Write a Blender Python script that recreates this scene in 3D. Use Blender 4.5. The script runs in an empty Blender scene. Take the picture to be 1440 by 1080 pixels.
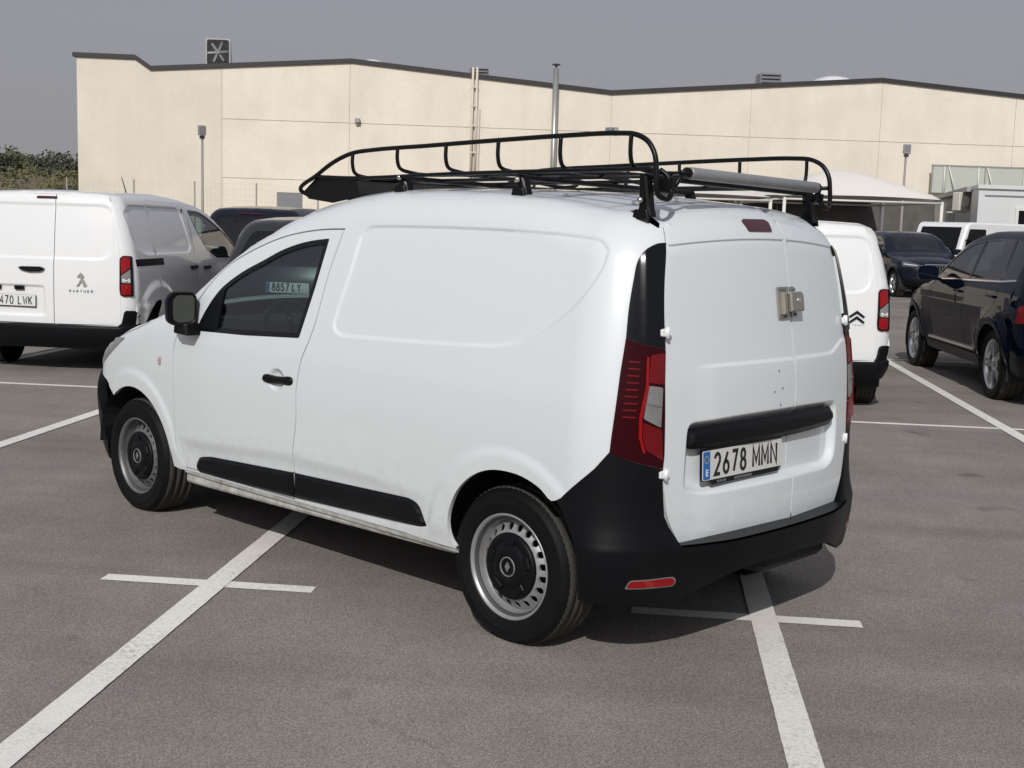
import bpy, bmesh, math, random
import numpy as np
from mathutils import Vector, Matrix
from mathutils.geometry import delaunay_2d_cdt
random.seed(7); RNG=np.random.default_rng(7)
SC=bpy.context.scene; COL=SC.collection
# ------------------------------------------------------------------ camera, sky, sun, exposure
CAMP=np.array([-3.1978,4.1460,1.6092]); YAW,PITCH,ROLL,FPX=-.80170,.13030,.0298,1732.1
def cam_axes():
    f=np.array([math.cos(YAW)*math.cos(PITCH),math.sin(YAW)*math.cos(PITCH),-math.sin(PITCH)])
    r=np.array([math.sin(YAW),-math.cos(YAW),0.]);u=np.cross(r,f)
    return math.cos(ROLL)*r+math.sin(ROLL)*u,-math.sin(ROLL)*r+math.cos(ROLL)*u,f
_r,_u,_f=cam_axes()
cd=bpy.data.cameras.new('camera'); cam=bpy.data.objects.new('camera',cd); COL.objects.link(cam)
cam.matrix_world=Matrix(((_r[0],_u[0],-_f[0],CAMP[0]),(_r[1],_u[1],-_f[1],CAMP[1]),(_r[2],_u[2],-_f[2],CAMP[2]),(0,0,0,1)))
cd.sensor_width=36; cd.lens=36*FPX/1440; cd.clip_end=2000; cd.clip_start=.05
SC.camera=cam
SUN=Vector((-.75,1.1,1.0)).normalized()                     # towards the sun
ELEV=math.asin(SUN.z); AZ=math.atan2(SUN.x,SUN.y)            # clockwise from +Y
W=bpy.data.worlds.new('World'); SC.world=W; W.use_nodes=True
nt=W.node_tree; nt.nodes.clear()
def nn(t,k,**kw):
    n=t.nodes.new(k)
    for a,b in kw.items(): setattr(n,a,b)
    return n
sky=nn(nt,'ShaderNodeTexSky',sky_type='NISHITA',sun_disc=False,sun_elevation=ELEV,sun_rotation=AZ,altitude=0,air_density=1.0,dust_density=6.0,ozone_density=1.0)
hs=nn(nt,'ShaderNodeHueSaturation'); hs.inputs['Saturation'].default_value=.22
mixs=nn(nt,'ShaderNodeMix',data_type='RGBA'); mixs.inputs[0].default_value=.86; mixs.inputs[7].default_value=(2.66,2.74,3.24,1)
wtc=nn(nt,'ShaderNodeTexCoord'); wsep=nn(nt,'ShaderNodeSeparateXYZ'); nt.links.new(wtc.outputs['Generated'],wsep.inputs[0])
wmr=nn(nt,'ShaderNodeMapRange',interpolation_type='SMOOTHSTEP'); wmr.inputs[1].default_value=-.02; wmr.inputs[2].default_value=.26; nt.links.new(wsep.outputs[2],wmr.inputs[0])
wgr=nn(nt,'ShaderNodeMix',data_type='RGBA'); wgr.inputs[6].default_value=(3.02,2.98,3.06,1); wgr.inputs[7].default_value=(2.58,2.68,3.22,1); nt.links.new(wmr.outputs[0],wgr.inputs[0]); nt.links.new(wgr.outputs[2],mixs.inputs[7])   # haze paler towards the horizon
bg=nn(nt,'ShaderNodeBackground'); bg.inputs['Strength'].default_value=.110
wo=nn(nt,'ShaderNodeOutputWorld')
nt.links.new(sky.outputs[0],hs.inputs['Color']); nt.links.new(hs.outputs[0],mixs.inputs[6]); nt.links.new(mixs.outputs[2],bg.inputs[0]); nt.links.new(bg.outputs[0],wo.inputs[0])
sd=bpy.data.lights.new('sun','SUN'); sd.energy=2.75; sd.angle=math.radians(.55); sd.color=(1,.975,.94)
so=bpy.data.objects.new('sun',sd); COL.objects.link(so); so.rotation_euler=SUN.to_track_quat('Z','Y').to_euler(); so.location=(-8,12,12)
SC.view_settings.view_transform='Standard'; SC.view_settings.look='None'; SC.view_settings.exposure=0; SC.view_settings.gamma=1; SC.view_settings.use_curve_mapping=False
SC.render.engine='CYCLES'; SC.cycles.max_bounces=8; SC.cycles.transparent_max_bounces=16; SC.cycles.caustics_reflective=False; SC.cycles.caustics_refractive=False
SC.cycles.use_denoising=True
# ------------------------------------------------------------------ materials
def mat(name,col,rough=.5,metal=0,coat=0,spec=.5,noise=None,bump=None,coatr=.04,trans=0,dirt=0):
    """noise=(scale,amount,darker colour); bump=(scale,distance)"""
    m=bpy.data.materials.new(name); m.use_nodes=True; t=m.node_tree; b=t.nodes['Principled BSDF']
    b.inputs['Base Color'].default_value=(*col,1); b.inputs['Roughness'].default_value=rough; b.inputs['Metallic'].default_value=metal
    b.inputs['Coat Weight'].default_value=coat; b.inputs['Coat Roughness'].default_value=coatr; b.inputs['Specular IOR Level'].default_value=spec
    b.inputs['Transmission Weight'].default_value=trans
    tc=nn(t,'ShaderNodeTexCoord')
    if noise:
        n=nn(t,'ShaderNodeTexNoise'); n.inputs['Scale'].default_value=noise[0]; n.inputs['Detail'].default_value=6; n.inputs['Roughness'].default_value=.65
        t.links.new(tc.outputs['Object'],n.inputs['Vector'])
        r=nn(t,'ShaderNodeMapRange'); r.inputs[1].default_value=.35; r.inputs[2].default_value=.7; r.inputs[4].default_value=noise[1]
        t.links.new(n.outputs[0],r.inputs[0])
        x=nn(t,'ShaderNodeMix',data_type='RGBA'); x.inputs[6].default_value=(*col,1); x.inputs[7].default_value=(*noise[2],1)
        t.links.new(r.outputs[0],x.inputs[0]); t.links.new(x.outputs[2],b.inputs['Base Color'])
    if bump:
        n=nn(t,'ShaderNodeTexNoise'); n.inputs['Scale'].default_value=bump[0]; n.inputs['Detail'].default_value=3
        t.links.new(tc.outputs['Object'],n.inputs['Vector'])
        k=nn(t,'ShaderNodeBump'); k.inputs['Distance'].default_value=bump[1]; k.inputs['Strength'].default_value=1
        t.links.new(n.outputs[0],k.inputs['Height']); t.links.new(k.outputs[0],b.inputs['Normal'])
    if dirt:
        geo=nn(t,'ShaderNodeSeparateXYZ'); t.links.new(tc.outputs['Object'],geo.inputs[0])
        mr=nn(t,'ShaderNodeMapRange'); mr.inputs[1].default_value=.24; mr.inputs[2].default_value=.70; mr.inputs[3].default_value=1; mr.inputs[4].default_value=0; t.links.new(geo.outputs[2],mr.inputs[0])
        n=nn(t,'ShaderNodeTexNoise'); n.inputs['Scale'].default_value=23; n.inputs['Detail'].default_value=7; n.inputs['Roughness'].default_value=.7; t.links.new(tc.outputs['Object'],n.inputs['Vector'])
        r2=nn(t,'ShaderNodeMapRange'); r2.inputs[1].default_value=.46; r2.inputs[2].default_value=.72; r2.inputs[4].default_value=dirt; t.links.new(n.outputs[0],r2.inputs[0])
        mu=nn(t,'ShaderNodeMath',operation='MULTIPLY'); t.links.new(mr.outputs[0],mu.inputs[0]); t.links.new(r2.outputs[0],mu.inputs[1])
        x2=nn(t,'ShaderNodeMix',data_type='RGBA'); t.links.new(x.outputs[2],x2.inputs[6]); x2.inputs[7].default_value=(.34,.31,.27,1); t.links.new(mu.outputs[0],x2.inputs[0]); t.links.new(x2.outputs[2],b.inputs['Base Color'])
    return m
def thin_glass(name,tint,refl=.07,rough=0.0):
    m=bpy.data.materials.new(name); m.use_nodes=True; t=m.node_tree; t.nodes.clear()
    o=nn(t,'ShaderNodeOutputMaterial'); x=nn(t,'ShaderNodeMixShader'); a=nn(t,'ShaderNodeBsdfTransparent'); g=nn(t,'ShaderNodeBsdfGlossy')
    a.inputs[0].default_value=(*tint,1); g.inputs['Roughness'].default_value=rough; lw=nn(t,'ShaderNodeLayerWeight'); p=nn(t,'ShaderNodeMath',operation='POWER'); p.inputs[1].default_value=4.0
    k=nn(t,'ShaderNodeMath',operation='MULTIPLY_ADD'); k.inputs[1].default_value=.75; k.inputs[2].default_value=refl
    t.links.new(lw.outputs['Facing'],p.inputs[0]); t.links.new(p.outputs[0],k.inputs[0]); t.links.new(k.outputs[0],x.inputs[0]); t.links.new(a.outputs[0],x.inputs[1]); t.links.new(g.outputs[0],x.inputs[2]); t.links.new(x.outputs[0],o.inputs[0])
    return m
M={}
M['paint']=mat('white_paint',(.705,.745,.76),.34,coat=.8,coatr=.06,noise=(1.3,.10,(.63,.65,.655)),bump=(2.6,.0011),dirt=.42)
M['paint2']=mat('white_paint_aged',(.80,.81,.81),.30,coat=.8,coatr=.05)
M['plastic']=mat('black_plastic',(.0045,.005,.0065),.42,spec=.16,bump=(900,.0003),noise=(9,.2,(.009,.009,.010)))
M['gloss']=mat('gloss_black',(.003,.0035,.005),.18,coat=.25,coatr=.05,spec=.25)
M['dark']=mat('dark_cavity',(.012,.012,.013),.8)
M['rubber']=mat('tyre_rubber',(.0055,.0055,.006),.6,spec=.14,noise=(14,.35,(.012,.0115,.011)))
M['tread']=mat('tyre_tread',(.050,.048,.043),.9,spec=.2,noise=(30,.5,(.085,.08,.07)))
M['silver']=mat('silver_steel',(.40,.405,.41),.42,metal=.5,noise=(7,.5,(.27,.265,.255)))
M['silverdark']=mat('darker_silver_steel',(.22,.22,.22),.48,metal=.5,noise=(9,.6,(.09,.085,.08)))  # darker, blotchier silver for the front rims
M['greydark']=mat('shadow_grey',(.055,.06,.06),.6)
M['alloy']=mat('alloy_wheel',(.55,.56,.58),.25,metal=.9)
M['chrome']=mat('chrome',(.75,.75,.76),.15,metal=1)
M['steel']=mat('brushed_steel',(.50,.47,.41),.36,metal=.85,noise=(60,.5,(.36,.33,.28)))
M['glass']=thin_glass('tinted_glass',(.50,.60,.59),.11)
M['glassdark']=thin_glass('privacy_glass',(.06,.07,.075),.09)
M['red']=mat('red_lens',(.15,.002,.005),.12,coat=.35,coatr=.04,spec=.3)
M['redbright']=mat('bright_red_lens',(.27,.004,.006),.15,coat=.3,spec=.3)
M['reddark']=mat('smoked_red_lens',(.030,.001,.003),.15,coat=.2,coatr=.05,spec=.12)
M['redrib']=mat('red_light_guide',(.16,.010,.014),.3,spec=.2)
M['maroon']=mat('brake_lens',(.055,.004,.009),.2,coat=.5)
M['clear']=mat('clear_lens',(.24,.235,.235),.14,coat=.8,noise=(25,.5,(.12,.12,.12)))
M['mirror']=mat('mirror_silver',(.26,.30,.285),.03,metal=1)
M['plate']=mat('plate_white',(.66,.66,.62),.35,noise=(20,.2,(.5,.5,.46)))
M['platefar']=mat('plate_white_far',(.72,.73,.70),.4)
M['blue']=mat('plate_blue',(.02,.13,.42),.35)
M['ink']=mat('plate_ink',(.012,.012,.013),.5)
M['grey']=mat('grey_plastic',(.16,.165,.17),.5)
M['fabric']=mat('seat_fabric',(.022,.023,.026),.9)
M['rack']=mat('powder_coat_black',(.005,.005,.0055),.35,spec=.25,bump=(300,.0002))
M['roller']=mat('galvanised_tube',(.30,.31,.32),.45,metal=.3,noise=(18,.4,(.17,.175,.18)))
M['hinge']=mat('white_hinge',(.8,.81,.81),.35)
M['sill']=mat('dirty_sill_paint',(.56,.56,.53),.5,noise=(16,.9,(.25,.24,.21)))
M['sticker']=mat('grey_sticker',(.35,.33,.34),.5)
M['stickerpink']=mat('pink_sticker',(.62,.36,.36),.5)
# ------------------------------------------------------------------ object helpers
def tag(o,label=None,cat=None,group=None,kind=None):
    for k,v in(('label',label),('category',cat),('group',group),('kind',kind)):
        if v: o[k]=v
    return o
def empty(name,loc=(0,0,0),rz=0,**kw):
    o=bpy.data.objects.new(name,None); COL.objects.link(o); o.location=loc; o.rotation_euler=(0,0,rz); o.empty_display_size=.2
    return tag(o,**kw)
def link(name,me,parent=None,m=None):
    o=bpy.data.objects.new(name,me); COL.objects.link(o)
    if parent: o.parent=parent
    if m is not None:
        for x in (m if isinstance(m,(list,tuple)) else [m]): me.materials.append(x if not isinstance(x,str) else M[x])
    return o
class MB:
    """collects vertices and faces, linked as ONE mesh"""
    def __init__(s): s.v=[];s.f=[];s.n=[];s.mi=[];s.sm=[];s.hasn=False
    def add(s,v,f,n=None,mi=0,smooth=False):
        b=len(s.v); s.v+= [tuple(map(float,p)) for p in v]; s.f+=[tuple(int(i)+b for i in q) for q in f]; s.mi+=[mi]*len(f); s.sm+=[smooth]*len(f)
        if n is None: s.n+=[(0,0,0)]*len(v)
        else: s.n+=[tuple(map(float,p)) for p in n]; s.hasn=True
        return s
    def box(s,c,d,rz=0,mi=0,R=None,bev=0):
        x,y,z=[k/2 for k in d]
        if bev:
            b=min(bev,x*.9,y*.9,z*.9); V=[]
            for sx in(-1,1):
                for sy in(-1,1):
                    for sz in(-1,1): V+= [(sx*(x-b),sy*(y-b),sz*z),(sx*x,sy*(y-b),sz*(z-b)),(sx*(x-b),sy*y,sz*(z-b))]
            bm=bmesh.new(); [bm.verts.new(p) for p in V]; r=bmesh.ops.convex_hull(bm,input=bm.verts); bm.verts.index_update()
            bmesh.ops.dissolve_limit(bm,angle_limit=.01,verts=bm.verts,edges=bm.edges); bm.verts.index_update()
            v=[tuple(q.co) for q in bm.verts]; f=[[q.index for q in g.verts] for g in bm.faces]; bm.free()
        else:
            v=[(-x,-y,-z),(x,-y,-z),(x,y,-z),(-x,y,-z),(-x,-y,z),(x,-y,z),(x,y,z),(-x,y,z)]
            f=[(0,3,2,1),(4,5,6,7),(0,1,5,4),(1,2,6,5),(2,3,7,6),(3,0,4,7)]
        if R is None: R=Matrix.Rotation(rz,3,'Z')
        return s.add([tuple(R@Vector(p)+Vector(c)) for p in v],f,mi=mi)
    def tube(s,pts,r,seg=8,caps=True,mi=0,closed=False):
        P=[Vector(p) for p in pts]; n=len(P); rr=r if hasattr(r,'__len__') else [r]*n; v=[];f=[]
        T=[((P[(i+1)%n]-P[i-1]) if closed else (P[min(i+1,n-1)]-P[max(i-1,0)])).normalized() for i in range(n)]
        a=T[0].orthogonal().normalized()
        for i in range(n):
            a=(a-T[i]*a.dot(T[i])).normalized(); b=T[i].cross(a)
            for k in range(seg):
                w=2*math.pi*k/seg; v.append(P[i]+(a*math.cos(w)+b*math.sin(w))*rr[i])
        for i in range(n if closed else n-1):
            j=(i+1)%n
            for k in range(seg): f.append((i*seg+k,i*seg+(k+1)%seg,j*seg+(k+1)%seg,j*seg+k))
        base=len(s.v); s.add(v,f,mi=mi,smooth=True)
        if caps and not closed:
            s.f+=[tuple(base+k for k in range(seg))[::-1],tuple(base+(n-1)*seg+k for k in range(seg))]; s.mi+=[mi]*2; s.sm+=[False]*2
        return s
    def lathe(s,prof,seg=48,axis='y',c=(0,0,0),mi=0,smooth=True,closed=False):
        """prof: (radius, offset along the axis)"""
        n=len(prof); v=[];f=[]
        for k in range(seg):
            w=2*math.pi*k/seg; ca,sa=math.cos(w),math.sin(w)
            for r,h in prof:
                p=(r*ca,h,r*sa) if axis=='y' else ((h,r*ca,r*sa) if axis=='x' else (r*ca,r*sa,h))
                v.append((p[0]+c[0],p[1]+c[1],p[2]+c[2]))
        for k in range(seg):
            j=(k+1)%seg
            for i in range(n-1): f.append((k*n+i,j*n+i,j*n+i+1,k*n+i+1))
        return s.add(v,f,mi=mi,smooth=smooth)
    def prism(s,poly,place,t,mi=0,bev=0):
        """closed 2D outline pushed t deep; place(a,b,h) gives the 3D point"""
        n=len(poly); q=np.asarray(poly,float)
        if (q[:,0]*np.roll(q[:,1],-1)-np.roll(q[:,0],-1)*q[:,1]).sum()<0: q=q[::-1]
        if bev: qi=inset(q,bev)
        v=[place(a,b,0) for a,b in q]
        if bev: v+=[place(a,b,t-bev) for a,b in q]+[place(a,b,t) for a,b in qi]
        else: v+=[place(a,b,t) for a,b in q]
        L=3 if bev else 2; f=[tuple(range(n))[::-1],tuple((L-1)*n+i for i in range(n))]
        for l in range(L-1): f+=[(l*n+i,l*n+(i+1)%n,(l+1)*n+(i+1)%n,(l+1)*n+i) for i in range(n)]
        return s.add(v,f,mi=mi)
    def mirror(s):
        """adds the mirror image across y=0"""
        b=len(s.v); n0=len(s.f)
        s.v+=[(x,-y,z) for x,y,z in s.v[:b]]; s.n+=[(x,-y,z) for x,y,z in s.n[:b]]
        s.f+=[tuple(i+b for i in q[::-1]) for q in s.f[:n0]]; s.mi+=s.mi[:n0]; s.sm+=s.sm[:n0]
        return s
    def flip(s):
        s.v=[(x,-y,z) for x,y,z in s.v]; s.n=[(x,-y,z) for x,y,z in s.n]; s.f=[q[::-1] for q in s.f]; return s
    def build(s,name,m,parent=None,fixn=False):
        me=bpy.data.meshes.new(name); me.from_pydata(s.v,[],s.f); o=link(name,me,parent,m)
        me.polygons.foreach_set('material_index',s.mi)
        if fixn:
            bm=bmesh.new(); bm.from_mesh(me); bmesh.ops.recalc_face_normals(bm,faces=bm.faces); bm.to_mesh(me); bm.free()
        me.polygons.foreach_set('use_smooth',[True]*len(s.f) if s.hasn else s.sm)
        if s.hasn:
            me.validate(); me.normals_split_custom_set_from_vertices(s.n)
        me.update(); return o
def wheel_round(seg=24): return [(math.cos(2*math.pi*k/seg),math.sin(2*math.pi*k/seg)) for k in range(seg)]
def text_mesh(name,s,size,place,m,parent,sx=1.0,align='CENTER',ext=.0012,thick=0.0):
    """lettering as flat raised mesh; place(a,b,h)"""
    cu=bpy.data.curves.new(name,'FONT'); cu.body=s; cu.size=size; cu.align_x=align; cu.align_y='CENTER'; cu.resolution_u=3; cu.offset=thick
    o=bpy.data.objects.new(name,cu); COL.objects.link(o); dg=bpy.context.evaluated_depsgraph_get(); dg.update()
    me=bpy.data.meshes.new_from_object(o.evaluated_get(dg)); bpy.data.objects.remove(o); bpy.data.curves.remove(cu)
    for v in me.vertices: v.co=place(v.co.x*sx,v.co.y,ext)
    me.materials.clear(); me.name=name
    return link(name,me,parent,m)
# ------------------------------------------------------------------ 2D outlines
def dense(P,step,closed=True):
    P=np.asarray(P,float); out=[]; n=len(P)
    for i in range(n if closed else n-1):
        a,b=P[i],P[(i+1)%n]; k=max(1,int(math.ceil(np.hypot(*(b-a))/step)))
        out+=[a+(b-a)*j/k for j in range(k)]
    if not closed: out.append(P[-1])
    return np.array(out)
def curve(P,step=.03,closed=False):
    """smooth curve through the points"""
    P=np.asarray(P,float); n=len(P); out=[]
    for i in range(n if closed else n-1):
        p1,p2=P[i],P[(i+1)%n]; p0=P[i-1] if(closed or i>0) else 2*p1-p2; p3=P[(i+2)%n] if(closed or i<n-2) else 2*p2-p1
        L=np.hypot(*(p2-p1)); k=max(1,int(math.ceil(L/step)))
        l0,l2=max(np.hypot(*(p1-p0)),1e-6),max(np.hypot(*(p3-p2)),1e-6)
        m1=((p1-p0)/l0+(p2-p1)/max(L,1e-6))/2*L; m2=((p3-p2)/l2+(p2-p1)/max(L,1e-6))/2*L
        for j in range(k):
            t=j/k; out.append((2*t**3-3*t*t+1)*p1+(t**3-2*t*t+t)*m1+(3*t*t-2*t**3)*p2+(t**3-t*t)*m2)
    if not closed: out.append(P[-1])
    return np.array(out)
def fillet(P,r,seg=5):
    P=np.asarray(P,float); n=len(P); out=[]
    rr=r if hasattr(r,'__len__') else [r]*n
    for i in range(n):
        a,b,c=P[i-1],P[i],P[(i+1)%n]; u=(a-b)/np.hypot(*(a-b)); w=(c-b)/np.hypot(*(c-b))
        d=min(rr[i],.48*np.hypot(*(a-b)),.48*np.hypot(*(c-b)))
        if d<1e-5: out.append(b); continue
        s,e=b+u*d,b+w*d
        for k in range(seg+1):
            t=k/seg; out.append((1-t)**2*s+2*t*(1-t)*b+t*t*e)
    return np.array(out)
def area(P): return .5*(P[:,0]*np.roll(P[:,1],-1)-np.roll(P[:,0],-1)*P[:,1]).sum()
def inset(P,d):
    """moves a closed outline inwards by d (outwards if negative)"""
    P=np.asarray(P,float); s=1 if area(P)>0 else -1
    e=np.roll(P,-1,0)-P; e/=np.maximum(np.linalg.norm(e,axis=1,keepdims=True),1e-9); n=np.stack([-e[:,1],e[:,0]],1)*s
    m=n+np.roll(n,1,0); m/=np.maximum(np.linalg.norm(m,axis=1,keepdims=True),1e-9); c=np.clip((m*n).sum(1),.5,1)
    return P+m*(d/c)[:,None]

def arc(cx,cy,rx,ry,a0,a1,n=10): return [(cx+rx*math.cos(math.radians(a0+(a1-a0)*i/n)),cy+ry*math.sin(math.radians(a0+(a1-a0)*i/n))) for i in range(n+1)]
GLYPH={'M':[[(0,0),(0,1),(.3,.25),(.6,1),(.6,0)]],'N':[[(0,0),(0,1),(.55,0),(.55,1)]],'L':[[(0,1),(0,0),(.45,0)]],'K':[[(0,0),(0,1)],[(.5,1),(0,.42)],[(.15,.55),(.52,0)]],
 'W':[[(0,1),(.17,0),(.34,.75),(.51,0),(.68,1)]],'Y':[[(0,1),(.27,.48),(.54,1)],[(.27,.48),(.27,0)]],'7':[[(0,1),(.5,1),(.15,0)]],
 '2':[arc(.25,.73,.25,.27,170,-35)+[(0,0),(.52,0)]],'6':[[(.40,1),(.05,.42)]+arc(.25,.28,.25,.28,150,510,18)],'8':[arc(.25,.75,.2,.25,-90,270,16),arc(.25,.26,.25,.26,90,450,16)],
 '0':[arc(.25,.5,.25,.5,0,360,20)],'4':[[(.38,0),(.38,1),(0,.3),(.52,.3)]],'5':[[(.45,1),(.08,1),(.04,.55)]+arc(.22,.31,.27,.31,110,-160,12)],'E':[[(.45,1),(0,1),(0,0),(.45,0)],[(0,.52),(.38,.52)]],'P':[[(0,0),(0,1),(.28,1)]+arc(.28,.74,.22,.26,90,-90,8)+[(0,.48)]],'A':[[(0,0),(.28,1),(.56,0)],[(.1,.35),(.46,.35)]],'R':[[(0,0),(0,1),(.28,1)]+arc(.28,.74,.22,.26,90,-90,8)+[(0,.48)],[(.25,.48),(.5,0)]],'T':[[(.25,0),(.25,1)],[(0,1),(.5,1)]],'C':[arc(.3,.5,.28,.5,55,305,14)],'I':[[(0,0),(0,1)]],'O':[arc(.28,.5,.28,.5,0,360,20)]}
def glyph(name,ch,x,y,hgt,wid,st,place,m,parent):
    """one plate character drawn as raised strokes; x,y: lower left corner"""
    D=MB(); t=.0008
    for L in GLYPH[ch]:
        P=[Vector((x+a*wid,y+b*hgt)) for a,b in L]; V=[]
        n=len(P)
        for i in range(n):
            d0=(P[i]-P[i-1]).normalized() if i else None; d1=(P[i+1]-P[i]).normalized() if i<n-1 else None
            if d0 is None: d0=d1
            if d1 is None: d1=d0
            b=(d0+d1); b=b.normalized() if b.length>.2 else d0
            nrm=Vector((-b.y,b.x)); k=st/2/max(.45,abs(nrm.dot(Vector((-d0.y,d0.x))))); e=b*(st*.0)
            V+=[place(*(P[i]+nrm*k),t),place(*(P[i]-nrm*k),t)]
        b0=len(D.v); D.v+=V; D.n+=[(0,0,0)]*len(V)
        for i in range(n-1): D.f.append((b0+2*i,b0+2*i+1,b0+2*i+3,b0+2*i+2)); D.mi.append(0); D.sm.append(False)
        t+=.0002
    return D.build(name,[M[m] if isinstance(m,str) else m],parent)

def spl(pts):
    """monotone cubic through points, straight beyond the ends"""
    X=np.array([p[0] for p in pts],float);Y=np.array([p[1] for p in pts],float)
    h=np.diff(X);d=np.diff(Y)/h;m=np.zeros_like(X);m[0]=d[0];m[-1]=d[-1]
    for i in range(1,len(X)-1):
        if d[i-1]*d[i]>0:
            a=2*h[i]+h[i-1];b=h[i]+2*h[i-1];m[i]=(a+b)/(a/d[i-1]+b/d[i])
    def f(x):
        x=np.asarray(x,float);i=np.clip(np.searchsorted(X,x)-1,0,len(h)-1)
        t=(x-X[i])/h[i];tc=np.clip(t,0,1);t2=tc*tc;t3=t2*tc
        y=(2*t3-3*t2+1)*Y[i]+(t3-2*t2+tc)*h[i]*m[i]+(3*t2-2*t3)*Y[i+1]+(t3-t2)*h[i]*m[i+1]
        return y+np.where(t<0,(x-X[0])*m[0],0)+np.where(t>1,(x-X[-1])*m[-1],0)
    return f
def rmax(a,b,r):
    return np.minimum(np.maximum(a,b),-r*0+np.maximum(a,b)) if r==0 else np.minimum(np.maximum(a,b)+r,0)+np.hypot(np.maximum(a+r,0),np.maximum(b+r,0))-r
def sstep(x,a,b):
    t=np.clip((x-a)/(b-a),0,1);return t*t*(3-2*t)
def polysdf(P,poly):
    """signed distance to a closed 2D polygon, negative inside"""
    A=np.asarray(poly,float);B=np.roll(A,-1,0);out=np.empty(len(P))
    for s in range(0,len(P),20000):
        p=P[s:s+20000,None,:];e=(B-A)[None];w=p-A[None]
        t=np.clip((w*e).sum(2)/np.maximum((e*e).sum(2),1e-12),0,1)
        dd=w-e*t[...,None];d=np.sqrt((dd*dd).sum(2).min(1))
        c=((A[None,:,1]>p[...,1])!=(B[None,:,1]>p[...,1]))
        with np.errstate(divide='ignore',invalid='ignore'):
            xi=A[None,:,0]+(p[...,1]-A[None,:,1])/(B[None,:,1]-A[None,:,1])*e[...,0]
        ins=(c&(p[...,0]<xi)).sum(1)%2==1
        out[s:s+20000]=np.where(ins,-d,d)
    return out
class Shape:
    """an implicit car body: F<0 inside, with relief D (metres, + = outward) on top"""
    pivot=(.3,0.)
    def __init__(s,side,top,rear,front,rs=.2,rf=.3,rt=.08,relief=None):
        s.side,s.top,s.rear,s.front,s.rs,s.rf,s.rt,s.relief=side,top,rear,front,rs,rf,rt,relief
    def S2(s,P):
        sd=s.side(P);return np.where(P[:,0]<1.2,rmax(sd,s.rear(P),s.rs),rmax(sd,s.front(P),s.rf))
    def rtop(s,P): return s.rt(P[:,0]) if callable(s.rt) else s.rt
    def F(s,P):
        a=s.S2(P);b=s.top(P);r=s.rtop(P)
        return np.minimum(np.maximum(a,b)+r,0)+np.hypot(np.maximum(a+r,0),np.maximum(b+r,0))-r
    def cast(s,O,D,F=None,n=90):
        F=F or s.F
        t=np.zeros(len(O))
        for i in range(n): t=t+.62*F(O+D*t[:,None])
        return O+D*t[:,None]
    def grad(s,P,F=None,h=.002):
        F=F or s.F
        g=np.stack([F(P+h*e)-F(P-h*e) for e in np.eye(3)],1);return g/np.maximum(np.linalg.norm(g,axis=1,keepdims=True),1e-9)
    def rays(s,dom,Q):
        n=len(Q);O=np.zeros((n,3));D=np.zeros((n,3))
        if dom=='side': O[:,0]=Q[:,0];O[:,2]=Q[:,1];O[:,1]=1.3;D[:,1]=-1
        elif dom=='rear': O[:,1]=Q[:,0];O[:,2]=Q[:,1];O[:,0]=-1.5;D[:,0]=1
        elif dom=='front': O[:,1]=Q[:,0];O[:,2]=Q[:,1];O[:,0]=4.6;D[:,0]=-1
        elif dom=='top': O[:,0]=Q[:,0];O[:,1]=Q[:,1];O[:,2]=2.3;D[:,2]=-1
        else:
            th=Q[:,0]/.8;sg=-1 if dom=='cyl' else 1;pv=s.pivot if dom=='cyl' else s.pivotf;D[:,0]=sg*np.cos(th);D[:,1]=np.sin(th);O[:,0]=pv[0];O[:,1]=pv[1];O[:,2]=Q[:,1];O=O+D*1.8;D=-D
        return O,D
    def dom(s,dom,P):
        P=np.atleast_2d(P)
        if dom=='side': return P[:,[0,2]]
        if dom in('rear','front'): return P[:,[1,2]]
        if dom=='top': return P[:,[0,1]]
        if dom=='cylf': return np.stack([.8*np.arctan2(P[:,1]-s.pivotf[1],P[:,0]-s.pivotf[0]),P[:,2]],1)
        return np.stack([.8*np.arctan2(P[:,1]-s.pivot[1],s.pivot[0]-P[:,0]),P[:,2]],1)
    def surf(s,dom,Q,rel=True,off=0.):
        """points and normals on the body for 2D points Q of a projection"""
        Q=np.asarray(Q,float);O,D=s.rays(dom,Q);P=s.cast(O,D);N=s.grad(P)
        if s.relief is not None and rel:
            R=lambda X:s.relief(dom,X)
            P=P+N*R(P)[:,None]
            N=s.grad(P,lambda X:s.F(X)-R(X))
        return P+N*off,N
    def seam(s,kind,u):
        """the ridge where the sides turn into the top"""
        u=np.asarray(u,float);n=len(u);P=np.zeros((n,3))
        if kind=='side': P[:,0]=u;P[:,1]=.7;P[:,2]=1.6;D=np.tile([0,1.,0],(n,1));O=P*[1,0,1]
        else:
            th=u/.8;cf=kind=='cylf';D=np.stack([(1 if cf else -1)*np.cos(th),np.sin(th),0*th],1);O=np.zeros((n,3));O[:,0]=(s.pivotf if cf else s.pivot)[0];P=O+D*.7;P[:,2]=1.6
        for i in range(60):
            c=s.rtop(P)*(1-2**-.5)
            P[:,2]-=.6*(s.top(P)+c)
            P-=D*(.6*(s.S2(P)+c))[:,None]
        return P
Shape.pivotf=(2.7,0.)
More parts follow.
